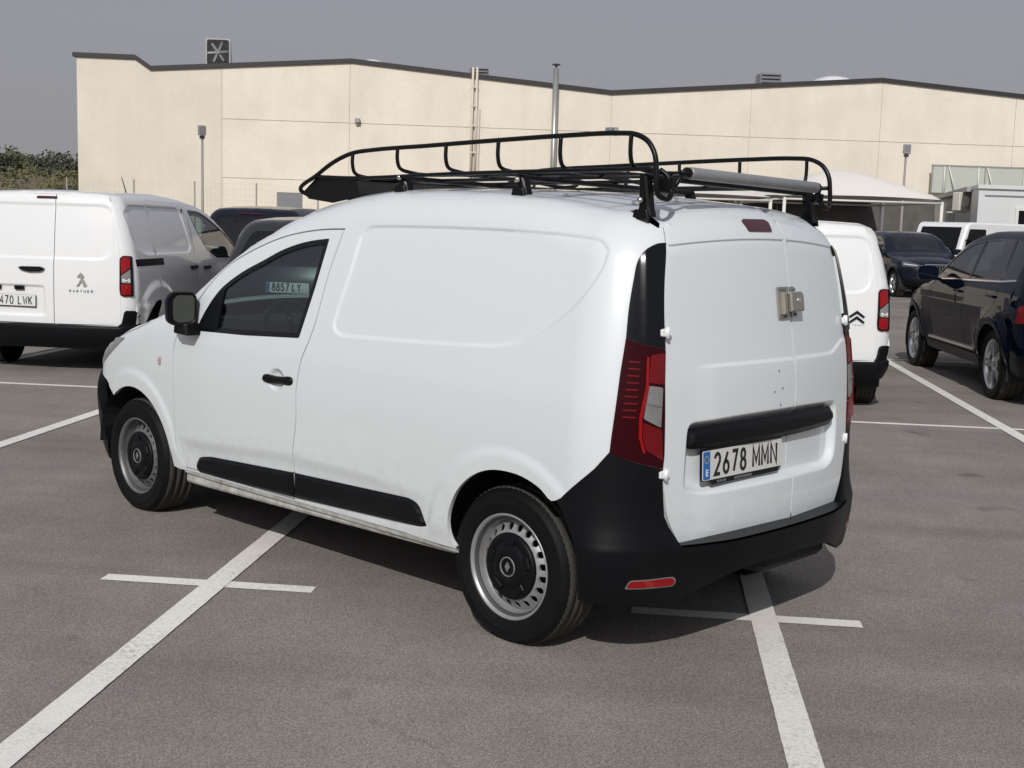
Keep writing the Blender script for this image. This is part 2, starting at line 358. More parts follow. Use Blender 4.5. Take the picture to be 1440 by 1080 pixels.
def panel(S,dom,outline,holes=(),h=.04,off=0.,flange=.018,extra=(),rel=True,mb=None,mi=0,side=1):
    """a body panel: outline and holes in the projection 'dom', filled with a fine mesh lying on the body,
       its edges folded inwards by 'flange'"""
    outline=np.asarray(outline,float); loops=[outline if area(outline)>0 else outline[::-1]]
    for q in holes:
        q=np.asarray(q,float); loops.append(q if area(q)<0 else q[::-1])
    B=np.concatenate(loops); lo,hi=loops[0].min(0),loops[0].max(0)
    nx,ny=max(2,int((hi[0]-lo[0])/h)+2),max(2,int((hi[1]-lo[1])/h)+2)
    gx,gy=np.meshgrid(np.linspace(lo[0],hi[0],nx),np.linspace(lo[1],hi[1],ny)); gx[1::2]+=.5*(hi[0]-lo[0])/(nx-1)
    G=np.stack([gx.ravel(),gy.ravel()],1)
    if len(extra): 
        X=np.concatenate([np.asarray(e,float) for e in extra]); dm=np.full(len(G),9.)
        for s in range(0,len(G),4000): dm[s:s+4000]=np.sqrt(((G[s:s+4000,None]-X[None])**2).sum(2).min(1))
        G=np.concatenate([G[dm>h*.35],X])
    def inside(Q,m):
        d=polysdf(Q,loops[0])
        for q in loops[1:]: d=np.maximum(d,-polysdf(Q,q))
        return d<-m
    keep=inside(G,min(h*.35,.006 if len(extra) else h*.35)); G=G[keep]
    pts=np.concatenate([B,G]); E=[];b=0
    for q in loops: E+=[(b+i,b+(i+1)%len(q)) for i in range(len(q))]; b+=len(q)
    vo,eo,fo,vi,ei,fi=delaunay_2d_cdt([Vector(p) for p in pts],E,[],0,1e-6)
    V2=np.array([tuple(p) for p in vo]); T=np.array([t for t in fo]); T=T[inside(V2[T].mean(1),0)]
    P,N=S.surf(dom,V2,rel,off)
    t=T[0]; fn=np.cross(P[t[1]]-P[t[0]],P[t[2]]-P[t[0]])
    FN=np.cross(P[T[:,1]]-P[T[:,0]],P[T[:,2]]-P[T[:,0]])
    bad=(FN*N[T[:,0]]).sum(1)<0; T[bad]=T[bad][:,::-1]
    mb=mb or MB()
    fl_v=[];fl_n=[];fl_f=[]
    if flange:
        out_of={}
        for i,l in enumerate(vi):
            for k in l: out_of[k]=i
        b=0
        for q in loops:
            ids=[out_of[b+i] for i in range(len(q))]; b+=len(q); m=len(ids); o=len(fl_v)
            p=P[ids]; n_=N[ids]; tg=np.roll(p,-1,0)-np.roll(p,1,0); sn=np.cross(tg,n_); sn/=np.maximum(np.linalg.norm(sn,axis=1,keepdims=True),1e-9)
            c=P[T].mean(1); 
            if FNsign(P,N,T,p,sn,V2,q,S,dom)<0: sn=-sn
            fl_v+=list(p)+list(p-n_*flange); fl_n+=list(sn)+list(sn)
            for i in range(m):
                j=(i+1)%m; a,b_,c_,d_=o+i,o+j,o+m+j,o+m+i
                A=fl_v[a];fnn=np.cross(fl_v[b_]-A,fl_v[d_]-A)
                fl_f.append((a,b_,c_,d_) if np.dot(fnn,sn[i])>=0 else (d_,c_,b_,a))
    if side<0:
        mul=np.array([1,-1,1.]); mb.add(P*mul,T[:,::-1],N*mul,mi,True)
        if flange: mb.add(np.array(fl_v)*mul,[q[::-1] for q in fl_f],np.array(fl_n)*mul,mi,True)
    else:
        mb.add(P,T,N,mi,True)
        if flange: mb.add(fl_v,fl_f,fl_n,mi,True)
    return mb
def FNsign(P,N,T,p,sn,V2,q,S,dom):
    """+1 when the loop's side normals point away from the panel"""
    q0=.5*(q[0]+q[1]); e=q[1]-q[0]; n2=np.array([e[1],-e[0]])/max(np.hypot(*e),1e-9)       # right of travel = outside (outer ccw, holes cw)
    a=S.cast(*S.rays(dom,np.array([q0,q0+n2*.004]))); d=a[1]-a[0]; return float(np.dot(d,sn[0]+sn[1]))
class Skin:
    """shared border curves of a car body: two sides, top, rear and front wrap"""
    def __init__(s,S,x0,x1,zr,zf,step=.05):
        s.S=S; n=max(8,int((x1-x0)/step)); s.top=S.seam('side',np.linspace(x0,x1,n))
        def vert(x,za,zb):
            z=np.linspace(za,zb,max(6,int((zb-za)/step))); Q=np.stack([0*z+x,z],1); P,_=S.surf('side',Q,False); P[:,0]=x; P[:,2]=z; return P
        s.rear=vert(x0,zr,s.top[0,2]); s.rear[-1]=s.top[0]
        s.front=vert(x1,zf,s.top[-1,2]); s.front[-1]=s.top[-1]
        t0=S.dom('cyl',s.top[:1])[0,0]; k=int(2*t0/step); s.ridge_r=S.seam('cyl',np.linspace(t0,-t0,k)); s.ridge_r[0]=s.top[0]; s.ridge_r[-1]=s.top[0]*[1,-1,1]
        t1=S.dom('cylf',s.top[-1:])[0,0]; k=int(2*t1/step); s.ridge_f=S.seam('cylf',np.linspace(t1,-t1,k)); s.ridge_f[0]=s.top[-1]; s.ridge_f[-1]=s.top[-1]*[1,-1,1]
    def side_outline(s,bottom):
        """bottom: outline from the front lower corner back to the rear lower corner"""
        d=lambda P:P[:,[0,2]]
        return np.concatenate([np.asarray(bottom,float),d(s.rear),d(s.top)[1:],d(s.front)[::-1][1:-1]])
    def top_outline(s):
        m=np.array([1,-1,1.])
        return np.concatenate([s.ridge_r[::-1],s.top[1:],s.ridge_f[1:],(s.top*m)[::-1][1:-1]])[:,:2]
    def rear_outline(s,zb=None):
        S=s.S; m=np.array([1,-1,1.])
        L=S.dom('cyl',s.rear); R=S.dom('cyl',s.ridge_r); Q=S.dom('cyl',(s.rear*m)[::-1])
        return np.concatenate([L,R[1:-1],Q]) 
    def front_outline(s):
        S=s.S; m=np.array([1,-1,1.])
        return np.concatenate([S.dom('cylf',s.front),S.dom('cylf',s.ridge_f)[1:-1],S.dom('cylf',(s.front*m)[::-1])])

# ---- white van
_w=spl([(0,.70),(.12,.775),(.22,.838),(.30,.858),(.45,.873),(.60,.882),(.80,.887),(.95,.880),(1.08,.862),(1.25,.828),(1.45,.776),(1.6,.728),(1.8,.65)])
_zt=spl([(-.7,1.625),(-.5,1.690),(-.25,1.718),(.1,1.745),(.5,1.760),(.9,1.763),(1.15,1.745),(1.4,1.700),(1.6,1.640),(1.78,1.568),(2.0,1.475),(2.3,1.31),(2.5,1.192),(2.65,1.155),(2.8,1.130),(3.0,1.085),(3.2,1.008),(3.33,.930),(3.45,.82),(3.6,.58)])
_xr=spl([(.2,-.585),(.5,-.603),(.75,-.600),(1.0,-.590),(1.25,-.568),(1.45,-.538),(1.6,-.508),(1.72,-.475),(1.8,-.45)])
_taper=spl([(-1,.018),(-.2,0),(2.0,0),(2.6,.018),(3.1,.05),(3.7,.12)])
def side(P): return np.abs(P[:,1])-_w(P[:,2])+_taper(P[:,0])
def top(P):
    y2=P[:,1]**2
    return (P[:,2]-_zt(P[:,0]+y2*.16*sstep(P[:,0],1.4,2.3))+(.085+.07*(1-sstep(P[:,0],-.45,.3))+.07*sstep(P[:,0],2.4,2.9))*y2)*.8
def rear(P): return _xr(P[:,2])-.025+.055*(P[:,1]/.65)**2-P[:,0]
_xf=spl([(.2,3.55),(.35,3.60),(.6,3.62),(.8,3.58),(.95,3.5),(1.2,3.3)])
def front(P): return P[:,0]-_xf(P[:,2])+.16*(P[:,1]/.7)**2
VS=Shape(side,top,rear,front,rs=.20,rf=.22,rt=spl([(-.6,.115),(-.25,.11),(.05,.09),(1.4,.09),(1.9,.05),(2.6,.04),(3.5,.04)]))
# ------------------------------------------------------------------ the white van
def A(L): return np.array(L,float)
DOOR=np.concatenate([curve([(2.300,.318),(2.330,.36),(2.368,.446),(2.367,.595),(2.365,.743),(2.37,.917),(2.345,1.0)],.03)[:-1],
   curve([(2.345,1.0),(2.282,1.065),(2.170,1.200),(2.002,1.352),(1.85,1.425),(1.734,1.468),(1.60,1.508),(1.46,1.535),(1.30,1.553),(1.152,1.559)],.03)[:-1],
   curve([(1.152,1.559),(1.185,1.37),(1.215,1.14),(1.245,1.05),(1.275,.985),(1.302,.857),(1.306,.695),(1.333,.566),(1.345,.466),(1.360,.318)],.03)])
WIN=fillet(np.concatenate([curve([(2.17,1.033),(2.085,1.160),(2.011,1.240),(1.94,1.288),(1.829,1.345),(1.704,1.395),(1.578,1.447),(1.461,1.481),(1.36,1.500),(1.242,1.513)],.04)[:-1],A([(1.242,1.513),(1.262,1.30),(1.30,1.13),(1.318,1.069),(1.735,1.046)])]),.008,2)
BLANK=fillet([(1.030,1.540),(.985,1.578),(.80,1.583),(.50,1.586),(.2,1.584),(-.12,1.577),(-.315,1.563),(-.362,1.525),(-.360,1.46),(-.318,1.362),(-.245,1.285),(-.15,1.215),(-.05,1.166),(.073,1.140),(.305,1.126),(.643,1.112),(1.035,1.100),(1.092,1.128),(1.075,1.24),(1.048,1.35)],[.03,.03,.0,0,0,.0,.04,.05,.06,.08,.09,.09,.08,.1,0,0,.04,.04,.05,.05],3)
RECESS=fillet([(.535,.66),(.532,.76),(.52,.905),(.22,.915),(-.22,.915),(-.52,.905),(-.532,.76),(-.520,.66),(-.45,.625),(-.157,.63),(.127,.63),(.44,.63)],[.03,.05,.04,.1,.1,.04,.05,.06,.05,.1,.1,.05],4)
AF=(2.812,.30); AR=(-.02,.31)
def van_relief(dom,P):
    d=np.zeros(len(P)); x,y,z=P[:,0],P[:,1],P[:,2]
    if dom=='side':
        Q=np.stack([x,z],1); s=polysdf(Q,BLANK); d-=.0075*(1-sstep(s,-.012,.003))
        for c,rr in((AF,.40),(AR,.385)):
            r=np.hypot(x-c[0],z-c[1]); d+=.008*(1-sstep(r,rr+.035,rr+.085))*sstep(z,.30,.42)
        zc=.475+.055*sstep(x,2.3,1.3)-.03*sstep(x,.9,.3); k=sstep(x,2.42,2.2)*sstep(x,.36,.62)
        e=np.hypot((x-1.462)/.066,(z-.866)/.052); d-=.014*(1-sstep(e,.55,1.05))
        d-=k*.011*(1-sstep(z-zc,-.06,.012))
        d+=.006*np.exp(-((z-.985)/.03)**2)*sstep(x,.2,.6)*0
    if dom=='rear':
        a=np.abs(y); zc=1.108+.05*sstep(-y,.46,.62); d+=.007*(1-sstep(z-zc,-.008,.008))*(1-sstep(y,.36,.50))
        zs=1.574-.026*(a/.53)**2; d-=.008*(1-sstep(z-zs,-.005,.002))*sstep(z,1.0,1.3)
        s=polysdf(np.stack([y,z],1),RECESS); d-=.036*(1-sstep(s,-.034,.004))
        d-=.012*(1-sstep(z,.50,.60))*0
    return d
VS.relief=van_relief
VK=Skin(VS,-.38,3.22,.66,.70,.03)
van=empty('panel_van',label='white panel van in front with number plate 2678 MMN and security lock on rear doors',cat='van')
ARF=[(AF[0]+.385*math.cos(t)*(1.04),AF[1]+.378*math.sin(t)) for t in np.linspace(.93,math.pi-.02,20)]
ARR=curve([(.258,.318),(.288,.347),(.300,.424),(.280,.495),(.228,.576),(.148,.640),(.058,.675),(-.029,.684),(-.118,.677),(-.208,.647),(-.262,.612),(-.32,.637),(-.38,.66)],.03)
BOT=np.concatenate([dense([(3.22,.70),(3.15,.675),(3.085,.625)],.03,False)[:-1],A(ARF),dense([(2.36,.30),(2.28,.303),(.258,.318)],.05,False)[:-1],ARR[:-1]])
OFFS=(-.016,-.010,-.005,0.,.006)
feat=[dense(inset(BLANK,-o),.016) for o in OFFS]
fl=lambda q:np.asarray(q)
def band(x0,x1,f,offs,step=.02): 
    xs=np.arange(x0,x1,step); return [np.stack([xs,np.array([f(x) for x in xs])+o],1) for o in offs]
zc_=lambda x:.475+.055*float(sstep(x,2.3,1.3))-.03*float(sstep(x,.9,.3))
arcs=[]
for c,rr in((AF,.40),(AR,.385)):
    for o in(.030,.042,.054,.066,.078,.090): arcs.append(A([(c[0]+(rr+o)*math.cos(t),c[1]+(rr+o)*math.sin(t)) for t in np.linspace(.05,math.pi-.05,70)]))
body=MB()
sideo=VK.side_outline(BOT)
panel(VS,'side',sideo,[inset(DOOR,-.0034)],.032,extra=feat+arcs+band(.45,1.28,zc_,(-.05,-.03,-.01,.012)),mb=body)
panel(VS,'side',sideo,[inset(DOOR,-.0034)],.05,extra=[dense(inset(BLANK,-o),.03) for o in(-.014,-.004,.004)],mb=body,side=-1)
# rear corners between the side and the rear doors
DY=spl([(.42,.52),(.469,.553),(.529,.592),(.569,.612),(.643,.628),(.743,.641),(.9,.641),(1.18,.634),(1.356,.616),(1.50,.590),(1.555,.574),(1.62,.545),(1.70,.495)])
def door_edge(zs,gap): return np.stack([DY(zs)+gap,zs],1)
rg=VK.ridge_r[:len(VK.ridge_r)//2]
ydoor=rg[(rg[:,1]>DY(rg[:,2])+.002)]; zt=ydoor[-1,2]
zs=np.linspace(zt,.66,48); Pe,_=VS.surf('rear',door_edge(zs,.004),False)
corner=np.concatenate([VS.dom('cyl',VK.rear),VS.dom('cyl',ydoor)[1:],VS.dom('cyl',Pe)])
for sgn in(1,-1): panel(VS,'cyl',corner,(),.03,mb=body,side=sgn,rel=False)
# roof with the windscreen opening
tw=np.linspace(-1,1,24)
def xhead(y): return 1.74-.15*y*y
def xbase(y): return 2.60-.17*y*y
wsl=VS.seam('side',np.linspace(1.78,2.46,20))
SCREEN=np.concatenate([np.stack([xhead(tw*.60),tw*.60],1),np.stack([wsl[:,0],wsl[:,1]-.045],1),np.stack([xbase(tw[::-1]*.735),tw[::-1]*.735],1),np.stack([wsl[::-1,0],-wsl[::-1,1]+.045],1)])
SCREEN=fillet(SCREEN,.01,1)
topo=VK.top_outline(); xs=VK.top[:,0]
i0=int(np.argmin(np.abs(xs-2.66))); k0=len(VK.ridge_r)
T_=VK.top; mm=np.array([1,-1,1.])
cowl=np.stack([2.66+.11-.11*(np.linspace(1,-1,20)/1)**2*1.0,np.linspace(T_[i0,1],-T_[i0,1],20)],1); cowl[0]=T_[i0,:2]; cowl[-1]=(T_[i0]*mm)[:2]
XC=-.31
rr_=VK.ridge_r[np.abs(VK.ridge_r[:,1])>DY(VK.ridge_r[:,2])+.002]; nl=int((rr_[:,1]>0).sum()); yl=rr_[nl-1,1]; yr=-rr_[nl,1]
rcut=np.concatenate([rr_[:nl,:2],[(XC,yl-.006)],dense([(XC,yl-.006),(XC,-yl+.006)],.05,False)[1:],rr_[nl:,:2]])
roofo=np.concatenate([rcut[::-1],T_[1:i0,:2],cowl,(T_*mm)[1:i0,:2][::-1]])
panel(VS,'top',roofo,[SCREEN],.05,mb=body)
body.build('body',[M['paint']],van)
# bonnet and nose
hb=np.concatenate([cowl[::-1]+[.006,0],T_[i0+1:,:2]-[0,.006],VK.ridge_f[1:-1,:2],(T_*mm)[i0+1:,:2][::-1]+[0,.006]])
panel(VS,'top',hb,(),.06).build('bonnet',[M['paint']],van)
panel(VS,'cylf',VK.front_outline(),(),.06).build('front_fascia',[M['paint']],van)
panel(VS,'top',inset(SCREEN,.004),(),.08,off=-.004,flange=.004).build('windscreen',[M['glass']],van)
# doors at the sides
HANDLE=(1.452,.872)
for sgn in(1,-1):
    cups=[A([(1.462+.066*k*math.cos(t),.866+.052*k*math.sin(t)) for t in np.linspace(0,6.28,26)[:-1]]) for k in(.5,.65,.8,.95,1.08)]
    dm=panel(VS,'side',inset(DOOR,.0034),[inset(WIN,-.002)],.032 if sgn>0 else .06,extra=cups+(band(1.37,2.34,zc_,(-.05,-.03,-.01,.012)) if sgn>0 else []),side=sgn)
    door=dm.build('front_door',[M['paint']],van)
    fr=panel(VS,'side',WIN,[inset(WIN,.022)],.05,off=.001,flange=.02,side=sgn).build('window_seal',[M['gloss']],door)
    GL=inset(WIN,.020); tri=GL[:,0]>1.985
    panel(VS,'side',GL,(),.08,off=-.004,flange=.003,side=sgn).build('window_glass',[M['glass']],door)
    q=[(2.150,1.05),(2.085,1.145),(2.005,1.235),(1.965,1.25),(1.975,1.05)]
    panel(VS,'side',fillet(q,.01,2),(),.05,off=.003,flange=.012,side=sgn).build('quarter_panel',[M['plastic']],door)
    # handle: a shallow dish and a grip
    D=MB(); hx,hz=HANDLE; Ps,Ns=VS.surf('side',A([(hx,hz)])); y0=Ps[0,1]
    g=[(hx+.110,hz-.018),(hx+.105,hz+.004),(hx+.08,hz+.012),(hx+.04,hz+.008),(hx-.04,hz+.011),(hx-.09,hz+.018),(hx-.118,hz+.012),(hx-.12,hz-.010),(hx-.1,hz-.020),(hx-.04,hz-.022),(hx+.04,hz-.027),(hx+.08,hz-.028)]
    D.prism(curve(g,.01,True),lambda a,b,h:(a,y0-.003+h,b),.028,bev=.007)
    if sgn<0: D.flip()
    D.build('door_handle',[M['plastic']],door)
# black mouldings along the doors and sides
TRIMF=fillet([(2.185,.352),(2.15,.398),(2.04,.418),(1.345,.452),(1.353,.329),(2.172,.314)],[.02,.03,.03,.002,.002,.02],4)
TRIMR=fillet([(1.337,.452),(.537,.478),(.480,.462),(.428,.372),(.478,.362),(1.347,.329)],[.002,.03,.03,.008,.03,.002],4)
for sgn in(1,-1):
    for q in(TRIMF,TRIMR):
        mo=Shape(VS.side,VS.top,VS.rear,VS.front,VS.rs,VS.rf,VS.rt,lambda dom,P,q=q:.016*sstep(-polysdf(np.stack([P[:,0],P[:,2]],1),q),-.004,.022))
        panel(mo,'side',dense(q,.03),(),.03,flange=.03,extra=[dense(inset(q,o),.03) for o in(.006,.013,.022)],side=sgn,off=-.006).build('side_moulding',[M['plastic']],van)
    D=MB(); xs=np.linspace(2.315,.262,30); zt=.308+.010*(2.3-xs)/2; zb=.238+.05*((2.3-xs)/2.05)
    V=[];Fq=[]
    yo=_w(zt)-_taper(xs)-.006
    for i,x in enumerate(xs): V+=[(x,yo[i],zt[i]),(x,yo[i]-.004,zt[i]-.018),(x,yo[i]-.016,zt[i]-.026),(x,yo[i]-.014,zb[i]+.012),(x,yo[i]-.02,zb[i]),(x,yo[i]-.09,zb[i]-.004),(x,yo[i]-.12,zt[i])]
    for i in range(len(xs)-1):
        for k in range(6): Fq.append((i*7+k,i*7+k+1,(i+1)*7+k+1,(i+1)*7+k))
    D.add(V,Fq); D.f+=[tuple(range(7)),tuple((len(xs)-1)*7+k for k in range(7))[::-1]]; D.mi+=[0,0]; D.sm+=[False]*2
    if sgn<0: D.flip()
    D.build('sill',[M['sill']],van,fixn=True)
# rear doors
ridge=VS.seam('cyl',np.linspace(.55,-.55,90)); SPLIT=-.145
def ridge_to(r,ya,yb):
    """the rear ridge between two y values, ends exact"""
    q=ridge[::-1]; g=lambda y:[np.interp(y,q[:,1],q[:,k]) for k in range(3)]
    return np.concatenate([[g(ya)],r[(r[:,1]<ya-.004)&(r[:,1]>yb+.004)],[g(yb)]])
YE=.503
def rdoor(y0,y1,gl,gr):
    """door between the left border y0 (None: outer edge) and y1"""
    out=[]
    if y0 is None:
        r=ridge_to(ridge,YE,y1+gr); zs=np.linspace(.462,r[0,2]-.006,44)
        L=door_edge(zs,-.001); R=np.stack([0*zs+y1+gr,zs],1)
    else:
        r=ridge_to(ridge,y0-gl,-YE); zs=np.linspace(.462,r[-1,2]-.006,44)
        L=np.stack([0*zs+y0-gl,zs],1); R=door_edge(zs,-.001)*[-1,1]
    T=r[:,1:3]
    return np.concatenate([L[L[:,1]<T[0,1]-.004],T[1:-1],R[R[:,1]<T[-1,1]-.004][::-1]])
def rear_feats(y0,y1):
    ys=np.arange(y0,y1,.018); a=np.abs(ys); z1=1.108+.05*sstep(-ys,.46,.62); z2=1.574-.026*(a/.53)**2
    F=[np.stack([ys,z1+o],1) for o in(-.010,-.005,0,.005,.010)]+[np.stack([ys,z2+o],1) for o in(-.008,-.004,-.0015,.001,.004)]
    R=[dense(inset(RECESS,o),.018) for o in(-.005,.004,.013,.023,.034)]
    return F+R
def cap(y0,y1):
    r=ridge_to(ridge,y0,y1)
    return np.concatenate([r[:,:2],dense([(XC-.002,r[-1,1]),(XC-.002,r[0,1])],.04,False)])
rdL=panel(VS,'rear',rdoor(None,SPLIT,0,.0035),(),.03,extra=rear_feats(-.14,.62),flange=.022,mb=panel(VS,'top',cap(YE,SPLIT+.0035),(),.04,flange=.012,rel=False)).build('rear_door',[M['paint']],van); rdL['label']='wide left rear door with the number plate'
rdR=panel(VS,'rear',rdoor(SPLIT,None,.0035,0),(),.03,extra=rear_feats(-.62,-.15),flange=.022,mb=panel(VS,'top',cap(SPLIT-.0035,-YE),(),.04,flange=.012,rel=False)).build('rear_door',[M['paint']],van); rdR['label']='narrow right rear door'
# painted jamb behind the door gaps
zs=np.linspace(.48,1.60,30); JO=np.concatenate([door_edge(zs,.012),A([(.50,1.672),(.2,1.685),(-.2,1.685),(-.50,1.672)]),(door_edge(zs,.012)*[-1,1])[::-1]])
panel(VS,'rear',dense(JO,.05),(),.03,extra=rear_feats(-.6,.6),off=-.016,flange=0).build('door_jamb',[M['paint']],van)
def on_rear(y,z,off=0.,rel=True):
    P,N=VS.surf('rear',A([(y,z)]),rel); return P[0]+N[0]*off,N[0]
def frame_at(P,N):
    """place(a,b,h): a to the right seen from behind the van, b up, h outwards"""
    N=Vector(N).normalized(); r=Vector((0,0,1)).cross(N).normalized(); u=N.cross(r)
    P=Vector(P); return lambda a,b,h:tuple(P+r*a+u*b+N*h)
# handle strip over the plate
ST=fillet([(.530,.815),(.520,.872),(.49,.887),(.2,.892),(-.2,.892),(-.47,.887),(-.50,.865),(-.502,.825),(-.48,.808),(-.2,.800),(.2,.800),(.5,.806)],[.01,.02,.02,.2,.2,.02,.02,.015,.02,.2,.2,.02],3)
sm=Shape(VS.side,VS.top,VS.rear,VS.front,VS.rs,VS.rf,VS.rt,lambda dom,P:.020*sstep(-polysdf(np.stack([P[:,1],P[:,2]],1),ST),-.003,.03)-.004)
panel(sm,'rear',dense(ST,.03),(),.025,flange=.05,extra=[dense(inset(ST,o),.025) for o in(.006,.014,.022,.03)]).build('handle_strip',[M['plastic']],rdL)
# number plate with its holder
pc,pn=on_rear(.185,.738,.006); pn=Vector((-1,.02,.05)).normalized(); PF=frame_at(pc,pn)
D=MB(); D.prism(fillet([(-.262,-.058),(.262,-.058),(.262,.062),(-.262,.062)],.006,3),PF,.010)
D.prism(fillet([(-.205,-.074),(.235,-.074),(.25,-.055),(-.215,-.055)],.003,2),PF,.012); hold=D.build('plate_holder',[M['gloss']],rdL)
D=MB(); D.prism(fillet([(-.26,-.055),(.26,-.055),(.26,.055),(-.26,.055)],.008,4),lambda a,b,h:PF(a,b,h+.0095),.003); plate=D.build('number_plate',[M['plate']],van)
D=MB(); D.prism(fillet([(-.257,-.052),(-.215,-.052),(-.215,.052),(-.257,.052)],.004,3),lambda a,b,h:PF(a,b,h+.0125),.0007); D.build('country_band',[M['blue']],plate)
text_mesh('country_letter','E',.034,lambda a,b,h:PF(a-.236,b-.028,h+.0128),'hinge',plate,.95,thick=.0012)
D=MB()
for k in range(12):
    w=k*math.pi/6; D.box(PF(-.236+.013*math.cos(w),.022+.013*math.sin(w),.0135),(.001,.003,.003))
tag(D.build('star_ring',[mat('star_yellow',(.75,.55,.08),.5)],plate),kind='stuff')
for ch,x in zip('2678MMN',(-.185,-.130,-.075,-.020,.062,.122,.184)):
    glyph('character',ch,x,-.038,.077,.062 if ch.isdigit() else .068,.0138,lambda a,b,h:PF(a,b,h+.0126),'ink',plate)
D=MB()
for k,x in enumerate((-.17,-.155,-.14,-.125)): D.prism([(x,-.070),(x+.010,-.070),(x+.010,-.061),(x,-.061)],lambda a,b,h:PF(a,b,h+.012),.0006)
for k in range(9): D.prism([(-.06+k*.013,-.070),(-.05+k*.013,-.070),(-.05+k*.013,-.061),(-.06+k*.013,-.061)],lambda a,b,h:PF(a,b,h+.012),.0006)
tag(D.build('dealer_lettering',[M['grey']],hold),kind='stuff')
# hinges, lock, high brake light
for sgn in(1,-1):
    for z in(.728,1.236):
        y=float(DY(z)); P_,N_=on_rear(y-.004,z,0,False); fp=frame_at((P_[0],sgn*P_[1],P_[2]),(N_[0],sgn*N_[1],N_[2])); D=MB(); s=-sgn
        D.prism(fillet([(s*.002,-.016),(s*.026,-.012),(s*.026,.012),(s*.002,.016)],.004,2),fp,.010,bev=.003)
        D.tube([fp(-s*.002,-.021,.010),fp(-s*.002,.021,.010)],.009,10)
        D.prism(fillet([(-s*.022,-.013),(-s*.006,-.013),(-s*.006,.013),(-s*.022,.013)],.004,2),fp,.012,bev=.003)
        D.build('hinge',[M['hinge']],rdL if sgn>0 else rdR)
P_,N_=on_rear(-.135,1.328,.002); fp=frame_at(P_,N_); 
D=MB(); D.prism([(-.092,-.062),(-.012,-.062),(-.012,.062),(-.092,.062)],fp,.006); D.prism([(.004,-.058),(.03,-.058),(.03,.062),(.004,.062)],fp,.006)
D.prism([(-.082,-.046),(-.054,-.046),(-.054,.040),(-.082,.040)],fp,.026,bev=.004); D.prism(fillet([(-.050,-.038),(.050,-.038),(.050,.028),(.038,.040),(-.050,.040)],.004,2),fp,.040,bev=.005)
lock=D.build('security_lock',[M['steel']],rdL)
D=MB(); D.prism([(.02+.012*c,.006+.012*s_) for c,s_ in wheel_round(14)],lambda a,b,h:fp(a-.012,b,h+.040),.003); D.build('lock_cylinder',[M['chrome']],lock)
D=MB()
for bx,bz in((-.07,.053),(-.045,.053),(-.07,-.054),(-.045,-.054),(.03,.051),(.03,-.049)): D.prism([(bx+.007*c,bz+.007*s_) for c,s_ in wheel_round(10)],lambda a,b,h:fp(a,b,h+.006),.004)
tag(D.build('lock_bolts',[M['grey']],lock),kind='stuff')
BL=fillet([(.112,1.640),(.10,1.647),(-.045,1.648),(-.068,1.640),(-.060,1.602),(.098,1.601)],[.006,.01,.01,.008,.006,.006],3)
panel(VS,'rear',dense(BL,.02),(),.03,off=.004,flange=.012,rel=False).build('high_brake_light',[M['maroon']],rdL)
D=MB()
for y,z in((-.02,1.065),(.012,.985),(-.045,.995),(-.03,.93)):
    P_,N_=on_rear(y,z,.0005); q=frame_at(P_,N_); D=MB(); D.prism([(.004*c,.005*s_) for c,s_ in wheel_round(8)],q,.0012); D.build('screw_hole',[M['grey']],rdL)
# tail light columns
TRIMU=A([(.505,1.552),(.532,1.549),(.565,1.528),(.590,1.492),(.603,1.424),(.616,1.318),(.622,1.2175),(.568,1.1945),(.512,1.1775)])
LAMP=A([(.6225,1.216),(.635,1.093),(.646,.948),(.652,.869),(.655,.818),(.614,.791),(.559,.769),(.510,.750),(.507,.80),(.509,.95),(.512,1.06),(.512,1.176),(.568,1.193)])
TRO=np.concatenate([curve(TRIMU[:7],.025)[:-1],dense(TRIMU[6:],.03,False),curve([(.512,1.182),(.517,1.30),(.515,1.42),(.505,1.552)],.03)[1:-1]])
def lamp_relief(dom,P): 
    th=.8*np.arctan2(np.abs(P[:,1]),.3-P[:,0]); return .006*np.exp(-((th-.566)/.012)**2)
LS=Shape(VS.side,VS.top,VS.rear,VS.front,VS.rs,VS.rf,VS.rt,lamp_relief)
for sgn in(1,-1):
    panel(LS,'cyl',TRO,(),.02,extra=[np.stack([0*np.arange(1.21,1.52,.02)+.566+o,np.arange(1.21,1.52,.02)],1) for o in(-.024,-.012,-.006,0,.006,.012,.024)],off=.004,flange=.02,side=sgn).build('pillar_trim',[M['gloss']],van)
    lamp=panel(VS,'cyl',dense(LAMP,.03),(),.02,off=.005,flange=.022,side=sgn,rel=False).build('tail_light',[M['reddark']],van)
    q=lambda L,m,n,off=.009,r=.006: panel(VS,'cyl',dense(fillet(L,r,3),.02),(),.02,off=off,flange=.006,side=sgn,rel=False).build(n,[M[m]],lamp)
    q([(.568,1.155),(.570,1.045),(.585,.945),(.585,.87),(.572,.812),(.566,.815),(.577,.87),(.577,.94),(.562,1.042),(.562,1.150)],'redbright','light_bar',.011,.004)
    q([(.515,1.165),(.557,1.158),(.561,1.062),(.516,1.053)],'red','brake_lens')
    q([(.521,1.043),(.560,1.052),(.573,.935),(.524,.900)],'clear','reversing_lens',.010)
    q([(.521,.892),(.574,.922),(.574,.87),(.565,.825),(.514,.779)],'red','fog_lens')
    for k in range(2):
        t=.962-.0*k; 
    q([(.524,.978),(.566,.992),(.567,.986),(.524,.972)],'grey','lens_rib',.012,.001)
    for k in range(9):
        t=k/8; z=1.136-(1.136-.943)*t; a=.614+(.627-.614)*t; b=.584+(.593-.584)*t
        q([(a,z+.002),(b,z),(b,z-.005),(a,z-.003)],'redrib','light_guide',.0065,.001)
